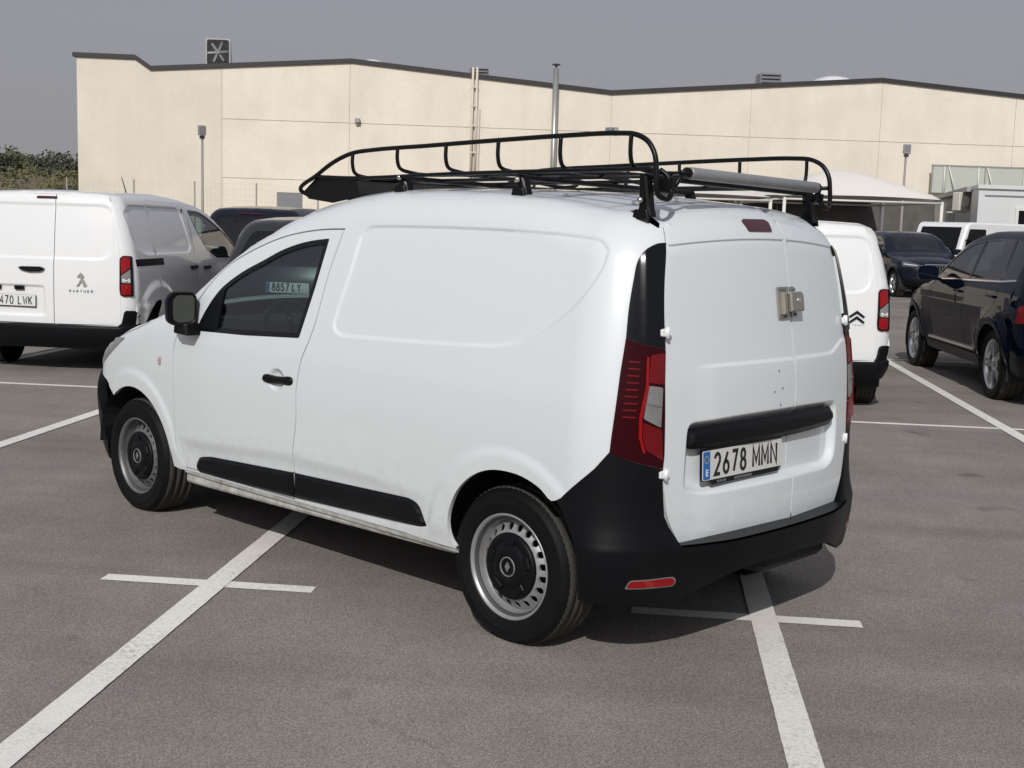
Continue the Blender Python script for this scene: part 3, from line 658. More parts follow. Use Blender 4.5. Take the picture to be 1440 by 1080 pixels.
# rear bumper
_B=spl([(.1,.02),(.2,.045),(.30,.078),(.38,.094),(.44,.098),(.462,.096),(.474,.088),(.486,.050),(.50,.034),(.54,.020),(.62,.010),(.75,.007),(.9,.007)])
_Bc=spl([(.1,.02),(.2,.045),(.30,.075),(.40,.092),(.455,.094),(.49,.072),(.53,.045),(.58,.024),(.66,.010),(.75,.007),(.9,.007)])
def _Bm(P):
    k=sstep(np.abs(P[:,1]),.50,.66); return _B(P[:,2])*(1-k)+_Bc(P[:,2])*k
def b_rear(P): return rear(P)-_Bm(P)*(1-.72*sstep(np.abs(P[:,1]),.30,.80))
def b_side(P): return side(P)-.35*_Bc(P[:,2])*sstep(P[:,0],-.28,-.5)-.006
VB=Shape(b_side,top,b_rear,front,.21,.22,.08)
bt=lambda s:[(s*a,b) for a,b in((.510,.749),(.505,.66),(.500,.577),(.486,.537),(.462,.49),(.448,.461))]
bl=lambda s:[(s*a,b) for a,b in((.790,.612),(.745,.680),(.691,.754),(.655,.817),(.614,.790),(.559,.768))]
bd=lambda s:[(s*a,b) for a,b in((.775,.585),(.752,.53),(.738,.48),(.728,.42),(.722,.35),(.722,.262),(.60,.25),(.45,.255),(.36,.30),(.28,.335))]
BO=np.concatenate([A(bl(1)+bt(1)),A(bt(-1)[::-1]+bl(-1)[::-1]),A(bd(-1)),A([(-.22,.345),(-.10,.352),(.10,.352),(.22,.345)]),A(bd(1)[::-1])])
bump=panel(VB,'cyl',dense(BO,.025),(),.028,flange=.05,extra=[np.stack([np.arange(-.76,.76,.03),0*np.arange(-.76,.76,.03)+z],1) for z in(.445,.455,.463,.470,.477,.485,.495)]).build('rear_bumper',[M['plastic']],van)
# ledge between bumper edge and the doors, with its grooves
D=MB(); ths=np.linspace(.46,-.46,60); V=[];Fq=[]
Pa,_=VB.surf('cyl',np.stack([ths,0*ths+.474],1)); Pb,_=VS.surf('cyl',np.stack([ths,0*ths+.462],1),False)
for i in range(60): V+=[tuple(Pa[i]-[0,0,.004]),tuple(Pb[i]*[1,1,0]+[.03,0,.462])]
for i in range(59): Fq.append((2*i,2*i+1,2*i+3,2*i+2))
D.add(V,Fq); D.build('bumper_step',[M['plastic']],bump,fixn=True)
for sgn in(1,-1):
    k_=0 if sgn>0 else .05
    RF=fillet([(.600,.328),(.592,.352),(.472,.352),(.464,.336),(.472,.322)],[.006,.01,.01,.01,.01],3)
    panel(VB,'cyl',dense(RF,.02)+[k_,0],(),.03,off=.003,flange=.01,side=sgn).build('reflector',[M['redbright']],bump)
    RC=fillet([(.605,.323),(.593,.356),(.468,.356),(.459,.336),(.468,.317)],[.006,.01,.01,.01,.01],3)
    panel(VB,'cyl',dense(RC,.02)+[k_,0],(),.03,off=.001,flange=.008,side=sgn).build('reflector_bezel',[M['grey']],bump)
# front bumper, lamps
FB=Shape(lambda P:side(P)-.004,top,rear,lambda P:front(P)-.060*(1-sstep(P[:,2],.55,.78)),.2,.24,.04)
FBP=[(s_*a,b) for s_,L in((1,[(.60,.21),(.79,.215),(.83,.33),(.808,.45),(.775,.54),(.745,.595),(.70,.655),(.662,.735),(.60,.79),(.50,.80)]),(-1,[(.60,.21),(.79,.215),(.83,.33),(.808,.45),(.775,.54),(.745,.595),(.70,.655),(.662,.735),(.60,.79),(.50,.80)][::-1])) for a,b in L]
panel(FB,'cylf',dense(FBP,.03),(),.04,off=.006,flange=.05).build('front_bumper',[M['plastic']],van)
for sgn in(1,-1):
    HL=fillet([(.635,.760),(.612,.83),(.592,.880),(.60,.915),(.55,.93),(.44,.91),(.40,.86),(.46,.80)],.02,3)
    hm=panel(VS,'cylf',dense(HL,.03),(),.03,off=.005,flange=.02,side=sgn)
    panel(VS,'side',dense(fillet([(2.915,.932),(3.10,.912),(3.225,.865),(3.225,.752),(3.165,.785),(3.061,.848),(2.985,.893)],.012,2),.03),(),.03,off=.004,flange=.012,side=sgn,mb=hm,rel=False)
    hm.build('headlight',[M['clear']],van)
# under body, arch liners, inner shell
D=MB(); D.box((1.35,0,.33),(3.0,1.30,.16)); D.box((-.36,0,.38),(.36,1.2,.14)); D.box((2.81,0,.60),(.9,.98,.5)); D.box((3.3,0,.5),(.3,1.2,.4))
D.build('underbody',[M['dark']],van)
for cx,rr in((AF[0],.40),(0.0,.40)):
    for sgn in(1,-1):
        D=MB(); V=[];Fq=[]
        for k in range(25):
            w=math.radians(2+178*k/24); V+=[(cx+rr*math.cos(w),.845,.31+rr*math.sin(w)),(cx+rr*math.cos(w),.55,.31+rr*math.sin(w))]
        for k in range(24): Fq.append((2*k,2*k+1,2*k+3,2*k+2))
        D.add(V,Fq); D.prism([(cx+rr*math.cos(t),.31+rr*math.sin(t)) for t in np.linspace(0.03,3.11,24)],lambda a,b,h:(a,.55+h,b),.004)
        if sgn<0: D.flip()
        D.build('arch_liner',[M['dark']],van)
D=MB(); D.box((-.50,-.25,.29),(.20,.5,.10),bev=.03); D.build('exhaust_box',[M['dark']],van)
# cabin
D=MB(); D.prism([(1.10,.40),(1.17,1.0),(1.06,1.64),(1.03,1.64),(1.14,1.0),(1.07,.40)],lambda a,b,h:(a,-.66+h,b),1.32); D.build('bulkhead',[M['grey']],van)
D=MB(); D.box((1.9,0,.42),(1.6,1.36,.06)); D.build('cab_floor',[M['fabric']],van)
D=MB(); D.prism(fillet([(2.62,1.06),(2.35,1.075),(2.14,1.02),(2.10,.93),(2.18,.80),(2.62,.78)],.03,3),lambda a,b,h:(a,-.74+h,b),1.48); dash=D.build('dashboard',[M['fabric']],van)
D=MB(); c=Vector((2.02,.37,1.00)); ax=Vector((-.86,0,.51)); u_=Vector((0,1,0)); v_=ax.cross(u_)
D.tube([c+(u_*math.cos(t)+v_*math.sin(t))*.185 for t in np.linspace(0,2*math.pi,37)[:-1]],.015,8,closed=True)
for t in(0.2,math.pi-.2,-math.pi/2): D.tube([c-ax*.02,c+(u_*math.cos(t)+v_*math.sin(t))*.18],.014,6)
D.tube([c,c-ax*.25],.035,10); D.build('steering_wheel',[M['gloss']],van)
for y in(.37,-.37):
    D=MB(); D.prism(fillet([(1.25,.62),(1.72,.66),(1.76,.60),(1.7,.50),(1.25,.48)],.03,3),lambda a,b,h:(a,y-.24+h,b),.48,bev=.03)
    D.prism(fillet([(1.30,.62),(1.42,.64),(1.30,1.15),(1.20,1.20),(1.16,1.15)],.03,3),lambda a,b,h:(a,y-.22+h,b),.44,bev=.03)
    D.prism(fillet([(1.20,1.22),(1.27,1.22),(1.24,1.40),(1.17,1.40)],.03,3),lambda a,b,h:(a,y-.13+h,b),.26,bev=.02)
    D.build('seat',[M['fabric']],van)
# door mirrors
for sgn in(1,-1):
    D=MB(); c0=Vector((2.165,.942,1.142))
    pr=fillet([(-.072,-.080),(.040,-.092),(.080,-.070),(.084,.050),(.052,.088),(-.055,.088),(-.076,.062)],.036,5)
    pr=pr*.90
    # a rounded shell: rear rim, swelling, nose
    rings=[]
    for h,k in((0,1.0),(.012,1.05),(.05,1.05),(.09,.95),(.12,.75),(.135,.45)):
        rings.append([(h,a*k,b*k) for a,b in pr])
    ra=Matrix.Rotation(math.radians(-20),3,'Z')
    V=[tuple(c0+ra@Vector((h,a,b))) for R_ in rings for h,a,b in R_]; n=len(pr); Fq=[]
    for l in range(len(rings)-1): Fq+=[(l*n+i,l*n+(i+1)%n,(l+1)*n+(i+1)%n,(l+1)*n+i) for i in range(n)]
    Fq.append(tuple((len(rings)-1)*n+i for i in range(n)))
    D.add(V,Fq,smooth=True)
    # rim lip inwards
    q=inset(pr,.010)*[.86,.96]-[.008,0]; V=[tuple(c0+ra@Vector((0,a,b))) for a,b in pr]+[tuple(c0+ra@Vector((.006,a,b))) for a,b in q]; D.add(V,[(i,(i+1)%n,n+(i+1)%n,n+i) for i in range(n)])
    D.prism(fillet([(2.12,1.012),(2.25,1.016),(2.24,1.066),(2.13,1.070)],.008,2),lambda a,b,h:(a,.82+h,b),.13,bev=.01)
    if sgn<0: D.flip()
    mir=D.build('door_mirror',[M['plastic']],van,fixn=True)
    D=MB(); D.prism(inset(pr,.010)*[.86,.96]-[.008,0],lambda a,b,h:tuple(c0+ra@Vector((.006-h,a,b))),.004)
    if sgn<0: D.flip()
    D.build('mirror_glass',[M['mirror']],mir,fixn=True)
# small sticker on the wing
P_,N_=VS.surf('side',A([(2.515,.852)])); 
D=MB(); fp=frame_at(P_[0]+N_[0]*.0008,N_[0]); D.prism(fillet([(-.024,-.006),(.0,.018),(.024,.02),(.02,-.004),(.008,-.02),(-.008,-.014)],.006,2),fp,.001); D.build('wing_sticker',[M['stickerpink']],van)
D=MB(); D.prism(fillet([(-.010,-.024),(.004,.010),(.020,.0),(.016,-.026)],.005,2),lambda a,b,h:fp(a,b,h+.001),.001); D.build('sticker_print',[M['sticker']],van)
# ------------------------------------------------------------------ wheels
def tyre_mesh(R,wd,rim,hub):
    """tyre with shoulder ribs; origin at the outer rim plane, outwards = +y, flattened where it stands"""
    prof=[(rim-.012,-.012),(rim,.000),(rim+.006,.006),(rim+.02,.012),((rim+R)/2-.012,.0155),((rim+R)/2-.008,.018),((rim+R)/2-.004,.0155),((rim+R)/2,.016),(R-.030,.0105),(R-.027,.012),(R-.024,.0075),(R-.022,.006),(R-.010,-.006),(R-.004,-.016)]
    y=-.020; w=wd-.024
    for k in range(4):
        y0=y-w*k/4; prof+=[(R,y0-.004),(R,y0-w/4+.012)]
        if k<3: prof+=[(R-.006,y0-w/4+.010),(R-.006,y0-w/4)]
    prof+=[(R-.006,-wd+.01),(R-.03,-wd-.004),((rim+R)/2,-wd-.012),(rim,-wd)]
    D=MB(); SG=144; D.lathe(prof,SG)
    n=len(prof)
    D.v=[(x,y,max(z,-hub+.0008)) for x,y,z in D.v]
    ys=[p[1] for p in prof]; rr=[p[0] for p in prof]
    D.mi=[1 if (rr[i]>R-.0085 and rr[i+1]>R-.0085) else 0 for k in range(SG) for i in range(n-1)]
    sh=[i for i in range(n) if rr[i]>R-.012 and ys[i]>-.03]
    for k in range(0,SG,2):                                # notches in the shoulder
        for i in sh:
            x,y,z=D.v[k*n+i]; q=1-.0045/R; D.v[k*n+i]=(x*q,y,z*q)
    D.v=[(x,y,max(z,-hub+.0008)) for x,y,z in D.v]
    return D
def steel_rim():
    """pressed steel wheel with a ring of round holes"""
    D=MB(); D.lathe([(.196,-.02),(.2005,-.004),(.2075,.000),(.2078,.004),(.204,.006),(.198,.002),(.1945,-.006),(.188,-.012),(.1845,-.022),(.1825,-.040),(.1745,-.052)],96); D.mi=[1 if i in(6,7) else 0 for k in range(96) for i in range(10)]
    out=[(.1745*c,.1745*s) for c,s in wheel_round(80)]; inn=[(.120*c,.120*s) for c,s in wheel_round(60)]
    holes=[]
    for k in range(20):
        w=2*math.pi*(k+.5)/20; holes.append([(.1525*math.cos(w)+.0138*c,.1525*math.sin(w)+.0155*s) for c,s in wheel_round(14)])
    loops=[out,inn]+holes; pts=[Vector(p) for l in loops for p in l]; E=[];b=0
    for l in loops: E+=[(b+i,b+(i+1)%len(l)) for i in range(len(l))]; b+=len(l)
    vo,eo,fo,vi,ei,fi=delaunay_2d_cdt(pts,E,[],0,1e-6); V2=np.array([tuple(p) for p in vo]); c=V2[np.array(fo)].mean(1); r=np.hypot(c[:,0],c[:,1])
    ok=(r<.1745)&(r>.1195)
    for h in holes: ok&=np.hypot(c[:,0]-np.mean([p[0] for p in h]),c[:,1]-np.mean([p[1] for p in h]))>.0128
    F=[tuple(f) for f,k in zip(fo,ok) if k]; rr=np.hypot(V2[:,0],V2[:,1]); yy=-.050+.036*np.clip((.1745-rr)/.05,0,1)**.8
    D.add([(x,y,z) for (x,z),y in zip(V2,yy)],F,smooth=True)
    for h in holes:
        n=len(h); q=[(x,-.050+.036*min(1,max(0,(.1745-math.hypot(x,z))/.05))**.8,z) for x,z in h]; D.add(q+[(x,y-.010,z) for x,y,z in q],[(i,(i+1)%n,n+(i+1)%n,n+i) for i in range(n)],smooth=True)
    return D
def hub_cap():
    D=MB(); D.lathe([(.130,-.030),(.131,-.012),(.126,-.004),(.105,-.002),(.098,-.006),(.092,-.006),(.085,.000),(.060,.008),(.048,.008),(.044,.004),(.0,.004)],64)
    for k in range(5):
        w=2*math.pi*k/5+.3; D.box((.098*math.cos(w),-.001,.098*math.sin(w)),(.030,.012,.05),R=Matrix.Rotation(-w,3,'Y'),bev=.004)
    return D
_cache={}
def wheel_set(key,make,parent,x,y,hub,rot=0.,rim_m=None):
    """make() returns (wheel backing, [parts]) for a wheel whose outer face looks to +y; later wheels copy it"""
    if key not in _cache:
        base,parts=make(); 
        for p in parts: p.parent=base
        _cache[key]=(base,parts); w=base; kids=parts
    else:
        base,parts=_cache[key]; w=base.copy(); COL.objects.link(w); kids=[]
        for p in parts:
            q=p.copy(); COL.objects.link(q); q.parent=w; kids.append(q)
    w.parent=parent; w.location=(x,y,hub); w.rotation_euler=(0,0,math.pi if y<0 else 0)
    if rim_m:
        for i,q in enumerate(kids):
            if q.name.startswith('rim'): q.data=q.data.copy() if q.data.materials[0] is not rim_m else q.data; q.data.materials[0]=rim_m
    for q in kids:
        if not q.name.startswith('tyre'): q.rotation_euler=(0,rot,0)
    return w
def make_steel(hub=.297,R=.3105):
    a=tyre_mesh(R,.185,.205,hub).build('tyre',[M['rubber'],M['tread']])
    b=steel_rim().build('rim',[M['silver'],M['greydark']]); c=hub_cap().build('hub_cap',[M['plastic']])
    D=MB(); D.lathe([(.034,.005),(.037,.010),(.040,.005)],40); D.prism([(0,.020),(.0125,0),(0,-.020),(-.0125,0)],lambda a,b,h:(a,.004+h,b),.004)
    d=D.build('hub_badge',[M['grey']])
    D=MB(); D.lathe([(.19,-.06),(.12,-.075),(0,-.08)],40); D.lathe([(.178,-.05),(.178,-.16),(0,-.16)],40); e=D.build('wheel',[M['dark']])
    return e,[a,b,c,d]
for i,(x,y) in enumerate(((0,.832),(2.812,.832),(0,-.832),(2.812,-.832))): wheel_set('steel',make_steel,van,x,y,.297,.13*i,M['silverdark'] if x>1 else None)
# ------------------------------------------------------------------ roof rack clamped on the van
def sm3(pts,n=6):
    """smooth 3D curve through points"""
    P=[Vector(p) for p in pts]; out=[]
    for i in range(len(P)-1):
        p0=P[i-1] if i else 2*P[0]-P[1]; p1,p2=P[i],P[i+1]; p3=P[i+2] if i+2<len(P) else 2*P[-1]-P[-2]
        l0,l1,l2=max((p1-p0).length,1e-5),max((p2-p1).length,1e-5),max((p3-p2).length,1e-5)
        m1=((p1-p0)/l0+(p2-p1)/l1)/2*l1; m2=((p3-p2)/l2+(p2-p1)/l1)/2*l1
        for k in range(n):
            t=k/n; out.append((2*t**3-3*t*t+1)*p1+(t**3-2*t*t+t)*m1+(3*t*t-2*t**3)*p2+(t**3-t*t)*m2)
    return out+[P[-1]]
rack=empty('roof_rack',(.3,0,1.72),label='black tubular roof rack with grey loading roller clamped on the white van',cat='roof rack')
def rk(D,name,m='rack',parent=None,mx=False,st=False):
    D.v=[(x,y*(1 if y>0 else .955),z+(.022*min(0,y)/.6 if z>1.745 else .0)) for x,y,z in D.v]
    p=parent or rack; off=Vector((.3,0,1.72)); D.v=[tuple(Vector(v)-off) for v in D.v]
    o=D.build(name,[M[m]],p)
    if st: o['kind']='stuff'
    return o
YR=.615
for s in(1,-1):
    D=MB(); pts=[(1.60,s*.50,1.708),(1.655,s*.57,1.712),(1.655,s*YR,1.735),(1.53,s*YR,1.800),(1.40,s*YR,1.860),(1.27,s*YR,1.897),(1.13,s*YR,1.909),(.76,s*YR,1.920),(.33,s*YR,1.933),(-.05,s*YR,1.942),(-.285,s*YR,1.943),(-.365,s*YR,1.936),(-.42,s*YR,1.910),(-.452,s*YR,1.865),(-.462,s*YR,1.81),(-.465,s*YR,1.75),(-.468,s*(YR-.010),1.722),(-.475,s*(YR-.035),1.710),(-.475,s*(YR-.065),1.712),(-.468,s*(YR-.085),1.735),(-.45,s*(YR-.085),1.79),(-.42,s*(YR-.075),1.815)]
    D.tube(sm3(pts,5),.0098,10); rk(D,'side_rail')
    D=MB(); D.tube(sm3([(1.54,s*YR,1.795),(1.26,s*(YR-.01),1.788),(.6,s*(YR-.012),1.803),(-.1,s*(YR-.012),1.812),(-.46,s*(YR-.01),1.815)],6),.0085,8); rk(D,'base_rail')
for x in(1.262,.952,.642,.335,.0,-.342):
    zt=float(spl([(-.35,1.943),(-.05,1.942),(.33,1.933),(.76,1.92),(1.13,1.909),(1.27,1.897)])(x)); zb=1.818 if x<1.2 else 1.798
    D=MB(); h=[(x,YR,zt),(x,YR,zb+.045),(x,YR-.012,zb+.014),(x,YR-.045,zb)]
    D.tube(sm3(h+[(x,.2,zb),(x,-.2,zb)]+[(a,-b,c) for a,b,c in h[::-1]],5),.0082,8); rk(D,'cross_hoop')
for y in(.36,.0,-.36):
    D=MB(); D.tube([(1.30,y,1.782),(-.44,y,1.803)],.0078,8); rk(D,'floor_bar')
for x in(.95,.235,-.385):                                   # load bars with their feet
    D=MB(); D.box((x,0,1.788),(.030,1.16,.020),bev=.004); lb=rk(D,'load_bar')
    for s in(1,-1):
        zr=float(VS.surf('top',A([(x,s*.57)]),False)[0][0,2])
        D=MB(); D.prism(fillet([(x-.012,1.80),(x+.020,1.80),(x+.016,zr+.030),(x+.030,zr-.004),(x-.040,zr-.004),(x-.030,zr+.03)],.006,2),lambda a,b,h:(a,s*.555+h*s,b),.038,bev=.006)
        D.prism(fillet([(x-.032,zr+.022),(x+.026,zr+.022),(x+.034,zr-.018),(x-.042,zr-.018)],.006,2),lambda a,b,h:(a,s*.592+h*s,b-.0),.014,bev=.003)
        ft=rk(D,'clamp_foot',fixn=True) if False else rk(D,'clamp_foot')
        D=MB(); D.lathe([(0,.012),(.009,.010),(.012,.0)],12,c=(x,s*.602,zr+.055)); rk(D,'foot_bolt','steel',ft)
# front wind deflector: a sloping pressed plate with a stiffening rib
D=MB(); V=[];Fq=[]
n=14
for i in range(n+1):
    y=.60-1.20*i/n
    for x,z in((1.655-.06*(y/.6)**2,1.706),(1.60,1.728),(1.45,1.764),(1.30,1.790),(1.255,1.780)): V.append((x,y,z))
for i in range(n):
    for k in range(4): Fq.append((i*5+k,i*5+k+1,(i+1)*5+k+1,(i+1)*5+k))
b=len(V); V+= [(x,y,z-.004) for x,y,z in V]; Fq+=[tuple(j+b for j in q[::-1]) for q in Fq]
D.add(V,Fq); D.tube(sm3([(1.60,.50,1.706),(1.66,.3,1.704),(1.67,0,1.703),(1.66,-.3,1.704),(1.60,-.50,1.706)],6),.009,8)
rk(D,'wind_deflector')
for s in(1,-1):
    D=MB(); D.tube([(1.56,s*.53,1.722),(1.28,s*.56,1.690)],.010,6); D.prism([(1.648,1.722),(1.54,1.792),(1.26,1.787),(1.22,1.705),(1.42,1.675),(1.60,1.692)],lambda a,b,h:(a,s*(.600+h),b),.006); rk(D,'deflector_bracket',st=False)
# loading roller across the rear
xr_,zr_=-.485,1.806
D=MB(); D.lathe([(0,-.455),(.020,-.455),(.0225,-.45),(.0225,.445),(.020,.45),(0,.45)],24,c=(xr_,0,zr_)); rol=rk(D,'loading_roller','roller')
for s in(1,-1):
    D=MB(); D.lathe([(0,.45*s),(.019,.452*s),(.021,.468*s),(.012,.478*s),(.008,.50*s),(0,.50*s)],18,c=(xr_,0,zr_)); D.tube([(xr_,s*.488,zr_),(xr_+.02,s*.505,zr_-.05),(xr_+.06,s*.52,zr_-.06)],.009,8); D.box((xr_+.05,s*.53,zr_-.045),(.09,.012,.05),bev=.003)
    rk(D,'roller_bracket')
D=MB(); D.box((.0-.24,YR,1.958),(.030,.022,.014),bev=.003); rk(D,'rail_clip','roller')
# ------------------------------------------------------------------ ground and paint (a: along the bays, b: across)
PHI=-.9099; DV=np.array([math.cos(PHI),math.sin(PHI)]); EV=np.array([-math.sin(PHI),math.cos(PHI)])
def G(a,b,z=0.): return (DV[0]*a+EV[0]*b,DV[1]*a+EV[1]*b,z)
def tex_ground():
    m=bpy.data.materials.new('asphalt'); m.use_nodes=True; t=m.node_tree; b=t.nodes['Principled BSDF']; b.inputs['Roughness'].default_value=.92; b.inputs['Specular IOR Level'].default_value=.25
    tc=nn(t,'ShaderNodeTexCoord'); mp=nn(t,'ShaderNodeMapping'); mp.inputs['Rotation'].default_value=(0,0,-PHI); t.links.new(tc.outputs['Object'],mp.inputs[0])
    def noise(sc,det,rough=.6,vec=None,stretch=None):
        n=nn(t,'ShaderNodeTexNoise'); n.inputs['Scale'].default_value=sc; n.inputs['Detail'].default_value=det; n.inputs['Roughness'].default_value=rough
        if stretch:
            k=nn(t,'ShaderNodeMapping'); k.inputs['Scale'].default_value=stretch; t.links.new(mp.outputs[0],k.inputs[0]); t.links.new(k.outputs[0],n.inputs['Vector'])
        else: t.links.new(mp.outputs[0],n.inputs['Vector'])
        return n
    def rng(n,a,b_,c,d):
        r=nn(t,'ShaderNodeMapRange'); r.inputs[1].default_value=a; r.inputs[2].default_value=b_; r.inputs[3].default_value=c; r.inputs[4].default_value=d; t.links.new(n.outputs[0],r.inputs[0]); return r
    def mul(x,y,op='MULTIPLY'):
        q=nn(t,'ShaderNodeMath',operation=op); t.links.new(x.outputs[0],q.inputs[0]); t.links.new(y.outputs[0],q.inputs[1]); return q
    grain=rng(noise(120,3,.75),.32,.68,.68,1.34)
    v=nn(t,'ShaderNodeTexVoronoi'); v.inputs['Scale'].default_value=190; t.links.new(mp.outputs[0],v.inputs['Vector'])
    vr=nn(t,'ShaderNodeMapRange'); vr.inputs[1].default_value=.0; vr.inputs[2].default_value=1; vr.inputs[3].default_value=.72; vr.inputs[4].default_value=1.3
    sp=nn(t,'ShaderNodeSeparateColor'); t.links.new(v.outputs['Color'],sp.inputs[0]); t.links.new(sp.outputs[0],vr.inputs[0])
    blot=rng(noise(.9,6,.65),.32,.68,.80,1.12); big=rng(noise(.16,3),.3,.7,.93,1.06)
    band=rng(noise(1.0,4,.55,stretch=(1.5,.10,1)),.30,.52,.80,1.03)     # paver lanes across the bays
    seam=rng(noise(1.0,5,.7,stretch=(5.5,.05,1)),.66,.70,1.0,.72)
    spot=rng(noise(1.7,2,.5),.69,.75,1.0,.62)                            # oil drips
    wv=nn(t,'ShaderNodeTexNoise'); wv.inputs['Scale'].default_value=1.3; wv.inputs['Detail'].default_value=5; t.links.new(mp.outputs[0],wv.inputs['Vector'])
    wx=nn(t,'ShaderNodeMix',data_type='RGBA',blend_type='LINEAR_LIGHT'); wx.inputs[0].default_value=.35; t.links.new(mp.outputs[0],wx.inputs[6]); t.links.new(wv.outputs['Color'],wx.inputs[7])
    cv=nn(t,'ShaderNodeTexVoronoi',feature='DISTANCE_TO_EDGE'); cv.inputs['Scale'].default_value=.33; t.links.new(wx.outputs[2],cv.inputs['Vector'])
    ck=rng(cv,.0,.003,.84,1.0); cm=rng(noise(.5,2),.50,.60,0,1)
    cmix=nn(t,'ShaderNodeMix',data_type='FLOAT'); t.links.new(cm.outputs[0],cmix.inputs[0]); cmix.inputs[2].default_value=1; t.links.new(ck.outputs[0],cmix.inputs[3])   # cracks, here and there
    white=rng(noise(210,1,.5),.72,.76,1.0,1.9)
    f=mul(mul(mul(mul(grain,vr),mul(blot,big)),mul(band,seam)),mul(mul(spot,cmix),white))
    c=nn(t,'ShaderNodeMix',data_type='RGBA',blend_type='MULTIPLY'); c.inputs[0].default_value=1; c.inputs[6].default_value=(.250,.226,.200,1)
    cb=nn(t,'ShaderNodeCombineColor'); [t.links.new(f.outputs[0],cb.inputs[i]) for i in range(3)]; t.links.new(cb.outputs[0],c.inputs[7])
    pur=nn(t,'ShaderNodeMix',data_type='RGBA'); pr=rng(noise(.55,4,stretch=(1,.35,1)),.50,.68,0,.35); t.links.new(pr.outputs[0],pur.inputs[0])
    h=nn(t,'ShaderNodeMix',data_type='RGBA',blend_type='MULTIPLY'); h.inputs[0].default_value=1; h.inputs[7].default_value=(.90,.88,.98,1)
    t.links.new(c.outputs[2],h.inputs[6]); t.links.new(c.outputs[2],pur.inputs[6]); t.links.new(h.outputs[2],pur.inputs[7]); t.links.new(pur.outputs[2],b.inputs['Base Color'])
    bp=nn(t,'ShaderNodeBump'); bp.inputs['Distance'].default_value=.004; bp.inputs['Strength'].default_value=.55; t.links.new(sp.outputs[0],bp.inputs['Height']); t.links.new(bp.outputs[0],b.inputs['Normal'])
    return m
def tex_paint():
    m=bpy.data.materials.new('road_paint'); m.use_nodes=True; t=m.node_tree; b=t.nodes['Principled BSDF']; b.inputs['Roughness'].default_value=.85
    tc=nn(t,'ShaderNodeTexCoord')
    def noise(sc,det,a,b_,c,d):
        n=nn(t,'ShaderNodeTexNoise'); n.inputs['Scale'].default_value=sc; n.inputs['Detail'].default_value=det; n.inputs['Roughness'].default_value=.7; t.links.new(tc.outputs['Object'],n.inputs['Vector'])
        r=nn(t,'ShaderNodeMapRange'); r.inputs[1].default_value=a; r.inputs[2].default_value=b_; r.inputs[3].default_value=c; r.inputs[4].default_value=d; t.links.new(n.outputs[0],r.inputs[0]); return r
    w1=noise(70,4,.47,.66,0,1); w2=noise(1.6,6,.42,.70,.08,.8); k=nn(t,'ShaderNodeMath',operation='MULTIPLY'); t.links.new(w1.outputs[0],k.inputs[0]); t.links.new(w2.outputs[0],k.inputs[1])
    x=nn(t,'ShaderNodeMix',data_type='RGBA'); x.inputs[6].default_value=(.80,.77,.71,1); x.inputs[7].default_value=(.16,.145,.13,1); t.links.new(k.outputs[0],x.inputs[0])
    g=noise(140,1,.3,.7,.86,1.1); y=nn(t,'ShaderNodeMix',data_type='RGBA',blend_type='MULTIPLY'); y.inputs[0].default_value=1; t.links.new(x.outputs[2],y.inputs[6])
    cb=nn(t,'ShaderNodeCombineColor'); [t.links.new(g.outputs[0],cb.inputs[i]) for i in range(3)]; t.links.new(cb.outputs[0],y.inputs[7]); t.links.new(y.outputs[2],b.inputs['Base Color'])
    return m
D=MB(); D.add([(-900,-900,0),(900,-900,0),(900,900,0),(-900,900,0)],[(0,1,2,3)]); o=D.build('asphalt_lot',[tex_ground()]); o['kind']='structure'
M['roadpaint']=tex_paint()
def stripe(a0,a1,b0,b1,z,name='bay_line',seg=.045):
    """a painted strip with slightly uneven edges"""
    D=MB(); L,Wd=(a1-a0),(b1-b0); along=L>=Wd; n=max(2,int((L if along else Wd)/seg)); V=[]
    for i in range(n+1):
        t=i/n; j0,j1=random.gauss(0,.0006),random.gauss(0,.0006)
        V+=[G(a0+L*t,b0+j0,z),G(a0+L*t,b1+j1,z)] if along else [G(a0+j0,b0+Wd*t,z),G(a1+j1,b0+Wd*t,z)]
    F=[(2*i,2*i+2,2*i+3,2*i+1) if along else (2*i,2*i+1,2*i+3,2*i+2) for i in range(n)]
    D.add(V,F); o=D.build(name,[M['roadpaint']]); o['kind']='structure'; return o
for b in(-7.95,-5.49,-3.03,-.515,1.85,4.37,6.72,9.15): stripe(-5.7,11.0,b-.055,b+.055,.0055)
for b in(-5.40,-2.95,-.44,1.885,4.40,6.80): stripe(-.215,-.125,b-.475,b+.475,.003,'bay_end_mark')
stripe(5.42,5.50,-9,11,.003,'row_line'); stripe(11.0,11.08,-9,11,.003,'row_line')
# ------------------------------------------------------------------ small vans of the row behind
def carshape(wp,ztp,xrp,xfp,taper,rs,rf,rt,bow_r=.05,bow_f=.16,crown=.05,relief=None,pr=.3,pf=2.7,wsb=.14):
    w=spl(wp);zt=spl(ztp);xr=spl(xrp);xf=spl(xfp);tp=spl(taper)
    S=Shape(lambda P:np.abs(P[:,1])-w(P[:,2])+tp(P[:,0]),
            lambda P:(P[:,2]-zt(P[:,0]+P[:,1]**2*wsb*sstep(P[:,0],1.4,2.3))+(crown+.05*sstep(P[:,0],2.5,3.0))*P[:,1]**2)*.8,
            lambda P:xr(P[:,2])+bow_r*(P[:,1]/.65)**2-P[:,0],lambda P:P[:,0]-xf(P[:,2])+bow_f*(P[:,1]/.7)**2,rs,rf,rt,relief)
    S.pivot=(pr,0.); S.pivotf=(pf,0.); S.w=w; return S
def arch_path(c,z0,r,a0,a1,n=16): return A([(c+r*math.cos(t),z0+r*math.sin(t)) for t in np.linspace(a0,a1,n)])
